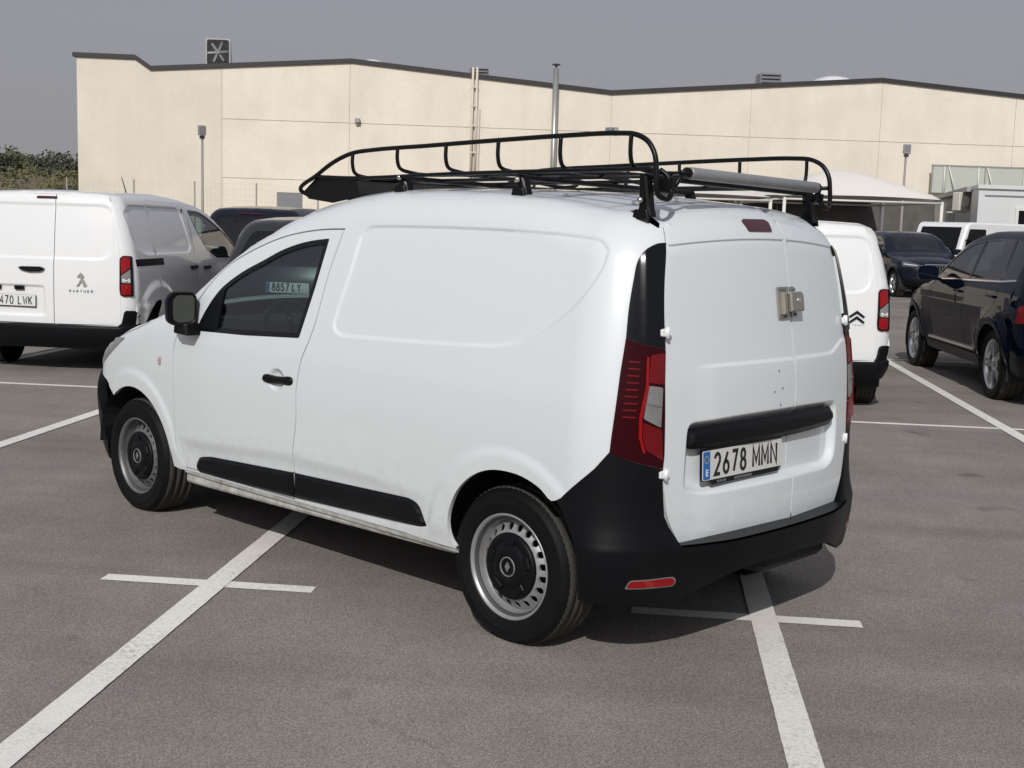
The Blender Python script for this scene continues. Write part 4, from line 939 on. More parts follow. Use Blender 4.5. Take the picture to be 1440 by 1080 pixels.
def rect(a0,b0,a1,b1,r,step=.05): return dense(fillet([(a0,b0),(a1,b0),(a1,b1),(a0,b1)],r,4),step)
LBLANK=fillet([(-.44,1.28),(-.22,1.175),(.95,1.165),(1.06,1.22),(.99,1.61),(.90,1.665),(-.34,1.675),(-.47,1.60)],[.08,.08,.06,.04,.06,.05,.08,.05],4)
def lcv_relief(dom,P):
    x,y,z=P[:,0],np.abs(P[:,1]),P[:,2]; d=np.zeros(len(P))
    if dom=='side':
        s=polysdf(np.stack([x,z],1),LBLANK); d-=.014*(1-sstep(s,-.03,.008))
        for c in(0,2.785):
            r=np.hypot(x-c,z-.33); d+=.026*(1-sstep(r,.50,.60))*sstep(z,.3,.5)*(1-sstep(x,-.30,-.40)*sstep(z,.78,.66))
        d+=.012*sstep(z,.70,.66)*sstep(z,.40,.50)
    if dom=='cyl':
        s=polysdf(np.stack([P[:,1],z],1),rect(-.70,1.12,.70,1.665,.16)); d-=.010*(1-sstep(s,-.025,.006))
        s=polysdf(np.stack([P[:,1],z],1),rect(-.03,.55,.68,.86,.05)); d-=.020*(1-sstep(s,-.03,.006))
    return d
def dark_shell(parent,x0,x1,hw,z0,z1,name='cabin_lining'):
    D=MB(); D.box(((x0+x1)/2,0,(z0+z1)/2),(x1-x0,2*hw,z1-z0)); return D.build(name,[M['dark']],parent)
M['galvletter']=mat('pale_grey_letter',(.36,.36,.36),.4)
def lcv(root,badge,plate,paint='paint2'):
    S=carshape([(.15,.78),(.3,.855),(.45,.900),(.8,.924),(1.0,.914),(1.12,.897),(1.3,.858),(1.5,.808),(1.7,.745),(1.85,.69)],
       [(-.7,1.765),(-.5,1.787),(0,1.808),(.5,1.810),(1.0,1.793),(1.4,1.755),(1.75,1.69),(2.0,1.61),(2.4,1.415),(2.85,1.17),(3.0,1.10),(3.35,1.01),(3.55,.90),(3.7,.66)],
       [(.2,-.640),(.45,-.662),(.8,-.664),(1.1,-.650),(1.4,-.615),(1.65,-.570),(1.85,-.53)],[(.2,3.58),(.5,3.66),(.8,3.62),(1.0,3.5),(1.2,3.3)],
       [(-1,.02),(-.3,.004),(0,0),(2.2,0),(2.8,.02),(3.3,.06),(3.7,.12)],.11,.25,spl([(-.6,.07),(0,.09),(1.6,.07),(2.4,.04),(3.5,.04)]),relief=lcv_relief)
    K=Skin(S,-.50,3.22,.40,.45,.07)
    bot=np.concatenate([dense([(3.22,.45),(3.22,.34)],.05,False),arch_path(2.785,.33,.385,.0,math.pi+.12),dense([(2.39,.27),(.40,.27)],.08,False),arch_path(0,.33,.385,-.12,math.pi-.25),A([(-.50,.40)])])
    win=fillet(np.concatenate([curve([(1.20,1.64),(1.58,1.615),(1.94,1.50),(2.40,1.30),(2.66,1.13)],.05),A([(2.70,1.075),(1.80,1.10),(1.52,1.19),(1.30,1.42)])]),.02,2)
    dr=fillet([(1.10,.32),(2.36,.32),(2.42,.62),(2.72,1.05),(2.40,1.345),(1.95,1.575),(1.60,1.672),(1.16,1.70),(1.13,1.10)],.03,3)
    sl=fillet([(.02,.32),(.06,.70),(.03,1.08),(.10,1.72),(1.15,1.70),(1.12,1.10),(1.09,.32)],.02,2)
    ring=lambda q:[dense(inset(q,o),.03) for o in(-.008,.004,.016,.03)]
    arcs=[A([(c+r*math.cos(t),.33+r*math.sin(t)) for t in np.linspace(.1,3.04,44)]) for c in(0,2.785) for r in(.50,.525,.55,.575,.60)]
    body=MB(); so=K.side_outline(bot)
    for s in(1,-1): panel(S,'side',so,[inset(dr,-.003),inset(sl,-.003)] if s<0 else [inset(dr,-.003)],.06,extra=([q for q in arcs] + ([q[(polysdf(q,sl)>.01)] for q in ring(LBLANK)] if s<0 else [])),mb=body,side=s)
    panel(S,'top',K.top_outline(),[rect(1.98,-.62,2.72,.62,.08)],.09,mb=body)
    # rear frame with the two door openings
    dz0,dz1=.485,1.755
    def dline(zs,s): return np.stack([.8*np.arctan2(s*.80*np.ones_like(zs)-s*.10*sstep(zs,1.1,1.75),.3+.62-.04*sstep(zs,1,1.75)),zs],1)
    ys=-.12; zs=np.linspace(dz0,dz1,34)
    tsp=.8*math.atan2(ys,.96)
    Ld=np.concatenate([dline(zs,1),np.stack([0*zs+tsp+.003,zs],1)[::-1]]); Rd=np.concatenate([dline(zs,-1),np.stack([0*zs+tsp-.003,zs],1)[::-1]])
    both=np.concatenate([dline(zs,1),dline(zs,-1)[::-1]])
    panel(S,'cyl',K.rear_outline(),[inset(both,-.0008)],.06,mb=body,rel=False)
    panel(S,'cylf',K.front_outline(),(),.08,mb=body,rel=False)
    body.build('body',[M[paint]],root)
    def cylfeat(a,b):
        q=[S.dom('cyl',np.stack([0*r[:,0]-.64+.06*(r[:,1]>1.1),r[:,0],r[:,1]],1)) for r in ring(rect(-.70,1.12,.70,1.665,.16,.03))+ring(rect(-.03,.55,.68,.86,.05,.03))]
        return q
    ld=panel(S,'cyl',dense(Ld,.04),(),.05,extra=cylfeat(0,0)).build('rear_door',[M[paint]],root)
    rd=panel(S,'cyl',dense(Rd,.04),(),.05,extra=cylfeat(0,0)).build('rear_door',[M[paint]],root)
    # right-hand side door, sliding door; left door
    for s in(-1,1):
        d=panel(S,'side',dr,[win],.06,side=s,extra=[q[polysdf(q,dr)<-.01] for q in arcs]).build('front_door',[M[paint]],root)
        panel(S,'side',win,[inset(win,.018)],.06,off=.001,flange=.012,side=s).build('window_seal',[M['gloss']],d)
        panel(S,'side',inset(win,.016),(),.1,off=-.004,flange=0,side=s).build('window_glass',[M['glass']],d)
        D=MB(); P_,N_=S.surf('side',A([(1.43,1.0)])); D.box((1.43,P_[0,1]+.012,1.0),(.19,.03,.04),bev=.01); 
        if s<0: D.flip()
        D.build('door_handle',[M['plastic']],d)
        D=MB(); c0=Vector((2.32,1.03,1.17)); D.prism(fillet([(-.10,-.10),(.09,-.11),(.11,.06),(.06,.10),(-.09,.09)],.03,3),lambda a,b,h:(c0.x-.05+h,c0.y+a,c0.z+b),.13,bev=.03); D.box((2.36,.92,1.08),(.12,.14,.05),bev=.01)
        if s<0: D.flip()
        D.build('door_mirror',[M['plastic']],d,fixn=True)
    sd=panel(S,'side',sl,(),.06,extra=[q[polysdf(q,sl)<-.01] for q in ring(LBLANK)]+[q[polysdf(q,sl)<-.01] for q in arcs],side=-1).build('sliding_door',[M[paint]],root)
    D=MB(); P_,N_=S.surf('side',A([(1.02,1.015)])); D.box((1.02,-P_[0,1]-.012,1.015),(.19,.03,.04),bev=.01); D.build('door_handle',[M['plastic']],sd)
    D=MB(); xs=np.linspace(-.47,.20,14); P_,N_=S.surf('side',np.stack([xs,0*xs+1.10],1)); 
    panel(S,'side',rect(-.47,1.065,.20,1.135,.004),(),.05,off=.002,flange=.01,side=-1).build('door_track',[M['plastic']],root)
    # lamps
    for s in(1,-1):
        tl=panel(S,'cyl',dense(fillet([(.572,.785),(.590,.770),(.650,.772),(.650,1.165),(.590,1.172),(.574,1.14),(.568,.84)],[.02,.02,.003,.003,.02,.03,.02],3),.03),(),.03,off=.012,flange=.03,side=s,rel=False).build('tail_light',[M['gloss']],root)
        q=lambda L,m,n: panel(S,'cyl',dense(fillet(L,.008,3),.03),(),.03,off=.016,flange=.005,side=s,rel=False).build(n,[M[m]],tl)
        q([(.582,.99),(.632,1.055),(.632,1.155),(.596,1.160),(.580,1.13)],'redbright','brake_lens')
        q([(.580,.905),(.632,.900),(.632,1.040),(.581,.975)],'clear','reversing_lens')
        q([(.578,.80),(.594,.785),(.630,.788),(.632,.890),(.578,.893)],'redbright','fog_lens')
        q([(.586,.912),(.628,.908),(.628,.945),(.586,.945)],'platefar','lens_highlight')
    panel(S,'cyl',rect(-.135*.83,1.708,.10*.83,1.732,.006),(),.05,off=.006,flange=.01,rel=False).build('high_brake_light',[M['maroon']],ld)
    # bumpers
    Bf=spl([(.15,.0),(.3,.045),(.36,.062),(.44,.066),(.475,.060),(.49,.03),(.55,.034),(.62,.034),(.64,.03)])
    r0=S.rear; s0=S.side
    SB=Shape(lambda P:s0(P)-.5*Bf(P[:,2])*sstep(P[:,0],-.3,-.5),S.top,lambda P:r0(P)-Bf(P[:,2]),S.front,.16,S.rf,.08); SB.pivot=S.pivot; SB.pivotf=S.pivotf
    be=.8*math.atan2(.79,.92)
    R_=[(.745,.33),(.735,.50),(.715,.565),(.69,.60),(.66,.628),(.60,.632),(.588,.615),(.572,.50),(.545,.478)]
    bo=A([(a,b) for a,b in R_]+[(-a,b) for a,b in R_[::-1]]+[(-.72,.31),(-.5,.30),(.5,.30),(.72,.31)])
    panel(SB,'cyl',dense(bo,.03),(),.04,flange=.05,extra=[np.stack([np.arange(-.7,.7,.04),0*np.arange(-.7,.7,.04)+z],1) for z in(.46,.475,.485,.50)]).build('rear_bumper',[M['plastic']],root)
    fb=[(.62,.30),(.80,.32),(.80,.50),(.74,.62),(.60,.66)]
    panel(S,'cylf',dense(A(fb+[(-a,b) for a,b in fb[::-1]]),.05),(),.06,off=.02,flange=.05,rel=False).build('front_bumper',[M['plastic']],root)
    for s in(1,-1): panel(S,'cylf',dense(fillet([(.56,.80),(.72,.86),(.70,.96),(.50,.90),(.46,.82)],.02,3),.04),(),.05,off=.006,flange=.02,side=s,rel=False).build('headlight',[M['clear']],root)
    panel(S,'top',inset(rect(1.98,-.62,2.72,.62,.08),.003),(),.12,off=-.004,flange=0).build('windscreen',[M['glass']],root)
    D=MB(); D.box((1.4,0,.34),(3.9,1.25,.22)); D.box((2.8,0,.62),(.7,1.1,.45)); D.build('underbody',[M['dark']],root)
    D=MB(); D.box((1.02,0,1.05),(.05,1.55,1.2)); D.build('bulkhead',[M['grey']],root)
    D=MB(); D.box((1.7,0,.50),(1.4,1.5,.06)); D.box((2.55,0,.92),(.5,1.5,.26)); [D.box((1.35,y,.95),(.14,.5,.9),bev=.05) for y in(-.4,.4)]; D.build('cab_interior',[M['fabric']],root)
    for c in(0,2.785):
        for s in(1,-1):
            D=MB(); D.prism([(c+.42*math.cos(t),.33+.42*math.sin(t)) for t in np.linspace(-.3,3.44,20)],lambda a,b,h:(a,.58+h,b),.05)
            V=[(c+.42*math.cos(t),y,.33+.42*math.sin(t)) for t in np.linspace(-.3,3.44,20) for y in(.60,.86)]; D.add(V,[(2*i,2*i+1,2*i+3,2*i+2) for i in range(19)])
            if s<0: D.flip()
            D.build('arch_liner',[M['dark']],root)
    for x in(0,2.785):
        for s in(1,-1): wheel_set('steel',make_steel,root,x,s*.855,.297,.3*x)
    D=MB(); D.tube([(1.35,0,1.80),(1.22,0,1.99)],[.008,.004],6); D.build('aerial',[M['gloss']],root)
    # plate, handle, badge
    def onr(y,z,off=.0): P_,N_=S.surf('cyl',S.dom('cyl',A([(-.65,y,z)]))); return frame_at(P_[0]+N_[0]*off,N_[0])
    F=onr(.33,.700,.006); D=MB(); D.prism(fillet([(-.262,-.062),(.262,-.062),(.262,.058),(-.262,.058)],.006,2),F,.008); hold=D.build('plate_holder',[M['gloss']],ld)
    D=MB(); D.prism(fillet([(-.26,-.053),(.26,-.053),(.26,.057),(-.26,.057)],.008,3),lambda a,b,h:F(a,b,h+.008),.003); pl=D.build('number_plate',[M['platefar']],root)
    for ch,x in plate: glyph('character',ch,x,-.036,.077,.066,.011,lambda a,b,h:F(a,b,h+.0115),'ink',pl)
    F=onr(.105,1.015,.004); D=MB(); D.prism(fillet([(-.14,.012),(-.10,.024),(.10,.026),(.14,.008),(.10,-.022),(-.02,-.028),(-.10,-.012)],.012,3),F,.03,bev=.008); D.build('tailgate_handle',[M['gloss']],ld)
    for y in(.24,.50):
        F=onr(y,.832,.006); D=MB(); D.prism([(-.05,-.02),(.05,-.02),(.05,.018),(-.05,.018)],F,.02); D.build('plate_lamp',[M['gloss']],ld)
    if badge=='lion':
        F=onr(-.40,.92,.006); k=.074; lion=[(-.50,.35),(-.42,.62),(-.20,.80),(-.10,1.0),(.10,.92),(.32,.66),(.40,.40),(.30,.42),(.22,.20),(.44,-.05),(.62,-.45),(.80,-.78),(.52,-.74),(.50,-.92),(.34,-.80),(.20,-.40),(.06,-.22),(-.12,-.42),(-.30,-.74),(-.62,-.82),(-.52,-.62),(-.40,-.58),(-.22,-.20),(-.06,.06),(-.02,.30),(-.20,.42),(-.34,.38)]
        D=MB(); D.prism([(a*k,b*k) for a,b in lion],F,.006); D.build('lion_badge',[M['steel']],rd)
        F=onr(-.40,.812,.006)
        for ch,x in zip('PARTNER',range(7)): glyph('model_letter',ch,-.118+x*.036,-.010,.020,.030,.005,F,'grey',rd)
    else:
        F=onr(-.60,.915,.008)
        for i,z in enumerate((.0,-.052)):
            D=MB(); D.prism([(-.075,z-.012),(-.06,z-.022),(0,z+.020),(.06,z-.022),(.075,z-.012),(.0,z+.046)],F,.006); D.build('chevron_badge',[M['gloss']],rd)
        F=onr(-.60,.825,.008)
        for ch,x in zip('CITROEN',range(7)): glyph('maker_letter',ch,-.085+x*.024,-.005,.010,.019,.003,F,'galvletter',rd)
    return S
BC={'p':(7.03,5.98),'c':(6.80,-1.275)}
pe=empty('panel_van',G(*BC['p']),PHI,label='white panel van behind on the left with a lion badge and plate ending 70 LWK',cat='van',group='white vans in the row behind')
lcv(pe,'lion',[('4',-.125),('7',-.07),('0',-.015),('L',.075),('W',.128),('K',.190)])
ci=empty('panel_van',G(*BC['c']),PHI,label='white panel van with a double chevron badge, half hidden beyond the front van',cat='van',group='white vans in the row behind')
lcv(ci,'chevron',[])
ci.scale=(1,1,.95)
# ------------------------------------------------------------------ estate-type cars (SUVs)
def alloy(nsp,R,rimr,hub,key):
    def make():
        a=tyre_mesh(R,.225,rimr-.003,hub).build('tyre',[M['rubber'],M['tread']])
        D=MB(); D.lathe([(rimr-.016,-.03),(rimr-.012,-.008),(rimr-.004,.0),(rimr,.003),(rimr-.004,.006),(rimr-.012,.0),(rimr-.022,-.018),(rimr-.028,-.10)],64)
        for k in range(nsp):
            w=2*math.pi*k/nsp
            for dw in(-.13,.13):
                c,s_=math.cos(w),math.sin(w); P0=Vector((.05*math.cos(w+dw*1.5),-.018,.05*math.sin(w+dw*1.5))); P1=Vector(((rimr-.016)*math.cos(w+dw*.9),-.012,(rimr-.016)*math.sin(w+dw*.9)))
                t=(P1-P0).normalized(); n=Vector((0,1,0)); b_=t.cross(n)*.016; V=[]
                for P,wd in((P0,1.2),(P1,.8)): V+=[P-b_*wd-n*.035,P-b_*wd*.8,P+b_*wd*.8,P+b_*wd-n*.035]
                D.add([tuple(v) for v in V],[(0,1,5,4),(1,2,6,5),(2,3,7,6)])
        D.lathe([(.075,-.03),(.07,-.014),(.03,-.010),(0,-.010)],32); b=D.build('rim',[M['alloy']],fixn=True)
        D=MB(); D.lathe([(rimr-.02,-.10),(.14,-.11),(0,-.11)],40); D.lathe([(.15,-.06),(.15,-.07),(0,-.07)],36); e=D.build('wheel',[M['dark']])
        return e,[a,b]
    return lambda parent,x,y: wheel_set(key,make,parent,x,y,hub,.4*x)
M['black_paint']=mat('black_car_paint',(.002,.0045,.013),.6,spec=.0,coat=.55,coatr=.008)
M['navy_paint']=mat('navy_car_paint',(.004,.0065,.017),.5,spec=.05,coat=.7,coatr=.02)
M['grey_paint']=mat('dark_grey_car_paint',(.028,.030,.032),.3,metal=.3,coat=.6,coatr=.03)
M['night_paint']=mat('dark_blue_black_paint',(.006,.007,.014),.5,spec=.05,coat=.7,coatr=.03)
def suv(root,paint,plate=None,wb=2.95,tall=1.0,front=False,rear=True,chrome=True):
    H=lambda z:z*tall
    S=carshape([(.2,.80),(.35,.885),(.6,.935),(.85,.950),(1.0,.938),(1.10,.912),(1.25,.862),(1.45,.785),(1.60,.715),(1.75,.63)],
       [(-1.0,1.56),(-.8,1.615),(-.4,1.655),(.3,1.690),(.9,1.690),(1.3,1.655),(1.55,1.595),(1.9,1.42),(2.25,1.215),(2.42,1.135),(2.6,1.10),(3.1,1.045),(3.45,.965),(3.65,.86),(3.8,.62)],
       [(.2,-.88),(.5,-.955),(.85,-.950),(1.0,-.925),(1.12,-.885),(1.3,-.80),(1.5,-.69),(1.62,-.60),(1.8,-.48)],
       [(.2,3.62),(.45,3.74),(.75,3.74),(.95,3.62),(1.2,3.3)],[(-1.1,.05),(-.5,.01),(0,0),(2.0,0),(2.8,.015),(3.3,.06),(3.8,.14)],.16,.22,spl([(-1,.07),(0,.09),(1.4,.07),(2.2,.04),(3.6,.05)]),
       bow_r=.06,bow_f=.17,crown=.055,pr=.1,pf=2.6,relief=lambda dom,P: suv_relief(dom,P,wb))
    K=Skin(S,-.46,3.22,.32,.42,.08)
    bot=np.concatenate([dense([(3.22,.42),(3.24,.34)],.05,False),arch_path(wb,.345,.405,.0,math.pi),dense([(wb-.41,.28),(.41,.28)],.1,False),arch_path(0,.345,.405,0,math.pi-.05)[:-1],A([(-.46,.32)])])
    WINS=[fillet(np.concatenate([curve([(2.14,1.135),(1.88,1.305),(1.55,1.455),(1.25,1.535),(1.02,1.558)],.06),A([(.98,1.165)])]),.02,2),
          fillet([(.93,1.167),(.96,1.562),(.55,1.580),(.10,1.572),(-.02,1.19)],.02,2),
          fillet(np.concatenate([A([(-.07,1.195),(.05,1.570)]),curve([(.05,1.570),(-.15,1.558),(-.30,1.530),(-.38,1.50)],.06)[1:],A([(-.42,1.45),(-.43,1.22)])]),.02,2)]
    body=MB(); so=K.side_outline(bot); x0=-.62
    
    for s in(1,-1): panel(S,'side',so,[inset(w,-.002) for w in WINS],.07,mb=body,side=s)
    WS=rect(1.50,-.60,2.22,.60,.08); panel(S,'top',K.top_outline(),[WS],.1,mb=body)
    th=lambda y,z:(.8*math.atan2(y,.1-(-.8)),z)
    RW=fillet([(.54,1.155),(.50,1.52),(-.50,1.52),(-.54,1.155)],.06,4); RW=dense(RW,.05)
    panel(S,'cyl',K.rear_outline(),[RW],.07,mb=body); panel(S,'cylf',K.front_outline(),(),.08,mb=body)
    body.build('body',[M[paint]],root)
    for s in(1,-1):
        for i,w in enumerate(WINS): panel(S,'side',w,(),.1,off=-.003,flange=.004,side=s).build('side_window',[M['glassdark']],root)
        fr=MB()
        for w in WINS: panel(S,'side',inset(w,-.012),[inset(w,.006)],.06,off=.002,flange=.006,side=s,mb=fr)
        fr.build('window_trim',[M['gloss']],root)
        # door gaps as narrow dark seams, handles, sills
        for L in([(.98,.36),(1.0,.75),(.96,1.13)],[(2.20,.36),(2.28,.75),(2.20,1.10)],[(.42,.40),(.30,.72),(-.02,.95),(-.06,1.18)]):
            q=curve(L,.06); n_=np.gradient(q,axis=0); n_=np.stack([-n_[:,1],n_[:,0]],1)/np.linalg.norm(n_,axis=1,keepdims=True); poly=np.concatenate([q+n_*.003,(q-n_*.003)[::-1]])
            panel(S,'side',poly,(),.1,off=.0012,flange=.003,side=s).build('door_seam',[M['dark']],root)
        for x in(1.16,.06):
            P_,N_=S.surf('side',A([(x,1.02)])); D=MB(); D.box((x,P_[0,1]+.016,1.02),(.20,.03,.028),bev=.01)
            if s<0: D.flip()
            D.build('door_handle',[M[paint]],root)
        panel(S,'side',fillet([(2.44,.30),(2.42,.40),(.48,.40),(.46,.30)],.02,2),(),.1,off=.012,flange=.04,side=s).build('sill_trim',[M['plastic']],root)
        if chrome:
            panel(S,'side',fillet([(2.32,.415),(2.32,.44),(.60,.45),(.60,.425)],.005,2),(),.1,off=.016,flange=.02,side=s).build('chrome_strip',[M['chrome']],root)
            belt=fillet([(2.18,1.108),(2.18,1.126),(1.0,1.152),(-.05,1.180),(-.43,1.205),(-.43,1.189),(-.05,1.164),(1.0,1.136)],.003,1)
            panel(S,'side',belt,(),.1,off=.005,flange=.008,side=s).build('belt_trim',[M['chrome']],root)
        
        for c in(0,wb):
            r1=np.concatenate([arch_path(c,.345,.405,-.05,math.pi+.05,18),arch_path(c,.345,.455,-.05,math.pi+.05,18)[::-1]])
            panel(S,'side',r1,(),.06,off=.008,flange=.02,side=s).build('arch_trim',[M[paint]],root)
        D=MB(); c0=Vector((1.98,1.06,1.18)); D.prism(fillet([(-.12,-.07),(.10,-.08),(.12,.04),(.08,.08),(-.10,.075)],.03,3),lambda a,b,h:(c0.x-.02+h,c0.y+a,c0.z+b),.12,bev=.03); D.box((2.03,.93,1.11),(.08,.14,.03),bev=.01)
        if s<0: D.flip()
        D.build('door_mirror',[M[paint]],root,fixn=True)
        hl=panel(S,'cylf',dense(fillet([(.52,.90),(.70,.93),(.66,.80),(.36,.79),(.34,.85)],.02,3),.05),(),.05,off=.006,flange=.02,side=s).build('headlight',[M['glosslamp']],root)
        panel(S,'cylf',dense(fillet([(.64,.868),(.40,.838),(.40,.826),(.64,.850)],.004,2),.05),(),.05,off=.010,flange=.004,side=s).build('light_strip',[M['platefar']],hl)
        panel(S,'cyl',dense(fillet([(.71,.80),(.69,.97),(.62,.98),(.57,.96),(.57,.86),(.62,.81)],.03,3),.05),(),.05,off=.006,flange=.02,side=s).build('tail_light',[M['red']],root)
        for x in(0,wb): 
            D=MB(); D.prism([(x+.43*math.cos(t),.345+.43*math.sin(t)) for t in np.linspace(-.3,3.44,20)],lambda a,b,h:(a,.58+h,b),.05)
            V=[(x+.43*math.cos(t),y,.345+.43*math.sin(t)) for t in np.linspace(-.3,3.44,20) for y in(.60,.90)]; D.add(V,[(2*i,2*i+1,2*i+3,2*i+2) for i in range(19)])
            if s<0: D.flip()
            D.build('arch_liner',[M['dark']],root)
            alloy(5,.362,.250,.345,'alloy5')(root,x,s*.905)
    panel(S,'cyl',RW,(),.1,off=-.003,flange=.004).build('rear_window',[M['glassdark']],root)
    panel(S,'top',inset(WS,.003),(),.12,off=-.004,flange=0).build('windscreen',[M['glass']],root)
    panel(S,'cyl',dense(fillet([(.20,1.548),(-.20,1.548),(-.20,1.565),(.20,1.565)],.005,2),.05),(),.05,off=.012,flange=.01).build('high_brake_light',[M['maroon']],root)
    lo=[(.80,.30),(.78,.46),(.60,.52)]
    panel(S,'cyl',dense(A(lo+[(-a,b) for a,b in lo[::-1]]),.05),(),.08,off=.012,flange=.04).build('rear_bumper_skirt',[M['plastic']],root)
    # front: grille with bars, lower intake
    g=panel(S,'cylf',dense(fillet([(.24,.62),(.27,.80),(.24,.85),(-.24,.85),(-.27,.80),(-.24,.62)],.02,3),.04),(),.05,off=.008,flange=.02).build('grille',[M['gloss']],root)
    panel(S,'cylf',dense(fillet([(.26,.60),(.295,.80),(.26,.87),(-.26,.87),(-.295,.80),(-.26,.60)],.02,3),.04),[dense(fillet([(.24,.62),(.27,.80),(.24,.85),(-.24,.85),(-.27,.80),(-.24,.62)],.02,3),.04)],.05,off=.012,flange=.02).build('grille_surround',[M['chrome']],g)
    for k in range(9):
        y=-.2+.05*k; panel(S,'cylf',rect(y-.004,.63,y+.004,.84,.001),(),.1,off=.014,flange=.01).build('grille_bar',[M['grey']],g)
    panel(S,'cylf',dense(fillet([(.62,.32),(.62,.46),(.30,.50),(-.30,.50),(-.62,.46),(-.62,.32)],.04,3),.05),(),.06,off=.006,flange=.02).build('lower_intake',[M['plastic']],root)
    D=MB(); D.box((wb/2,0,.38),(3.9,1.2,.20)); D.build('underbody',[M['dark']],root)
    D=MB(); D.box((.5,0,.85),(2.6,1.45,.4)); 
    for x in(1.05,.1):
        for y in(-.40,.40): D.box((x,y,1.12),(.14,.5,.6),bev=.05); D.box((x-.02,y,1.47),(.10,.28,.18),bev=.04)
    D.box((1.9,0,1.0),(.5,1.5,.18)); D.build('cabin',[M['fabric']],root)
    if plate:
        P_,N_=S.surf('cyl',A([(0,.93)])); F=frame_at(P_[0]+N_[0]*.012,(-1,0,.12)); D=MB(); D.prism(rect(-.27,-.062,.27,.062,.006),F,.008); D.build('plate_holder',[M['gloss']],root)
        D=MB(); D.prism(rect(-.26,-.055,.26,.055,.006),lambda a,b,h:F(a,b,h+.0085),.003); pl=D.build('number_plate',[M['platefar']],root)
        D=MB(); D.prism(rect(-.257,-.052,-.215,.052,.004),lambda a,b,h:F(a,b,h+.0122),.0008); D.build('country_band',[M['blue']],pl)
        for ch,x in plate: glyph('character',ch,x,-.034,.075,.066,.015,lambda a,b,h:F(a,b,h+.0125),'ink',pl)
def suv_relief(dom,P,wb):
    x,y,z=P[:,0],np.abs(P[:,1]),P[:,2]; d=np.zeros(len(P))
    if dom=='side':
        k=sstep(x,wb-.45,wb-.75)*sstep(x,.45,.75); d-=k*.030*sstep(z,.80,.62)*sstep(z,.34,.50)
        d+=.010*np.exp(-((z-1.02-.02*(1-x/2))/.05)**2)
        for c in(0,wb):
            r=np.hypot(x-c,z-.345); d+=.020*(1-sstep(r,.46,.60))*sstep(z,.3,.5)
    if dom=='cylf': d+=0
    return d
M['glosslamp']=mat('dark_headlamp',(.10,.11,.12),.08,coat=1,noise=(40,.7,(.02,.02,.025)))
def gpt(p,yaw): return p
def place(root,ra,rb,yaw): root.location=G(ra,rb); root.rotation_euler=(0,0,yaw)
bs=empty('estate_car',label='glossy black estate car parked at the right edge, seen from its left side',cat='car',group='dark estate cars in the car park')
suv(bs,'black_paint'); SUVB=bs
gs=empty('estate_car',label='dark grey car with plate 8857 LY seen through the front van window',cat='car',group='dark estate cars in the car park')
suv(gs,'grey_paint',[('8',-.185),('8',-.130),('5',-.075),('7',-.020),('L',.062),('Y',.122)],chrome=False)
def clone(src,paint_from,paint_to,skip=()):
    """a copy of a car with copies of its parts and sub-parts"""
    def cp(o,par):
        c=o.copy(); COL.objects.link(c); c.parent=par
        if o.data and any(m_ is paint_from for m_ in o.data.materials):
            c.data=o.data.copy()
            for i,m_ in enumerate(c.data.materials):
                if m_ is paint_from: c.data.materials[i]=paint_to
        for ch in o.children:
            if not ch.name.startswith(skip): cp(ch,c)
        return c
    return cp(src,None)
ds=clone(bs,M['black_paint'],M['night_paint'],('chrome_strip','belt_trim')); ds['label']='dark car with a flat roof standing farther back behind the dark grey car'
ns=clone(bs,M['black_paint'],M['navy_paint'],('chrome_strip',)); ns['label']='navy blue car facing the camera, parked far back in front of the canopy'
place(bs,7.55,-4.33,PHI+math.radians(3))
place(gs,7.9,3.66,PHI); gs.scale=(1,.86,.95)
place(ds,14.6,6.35,PHI); ds.scale=(1,1,1.04)
place(ns,30.5,-6.7,PHI+math.pi+math.radians(8))
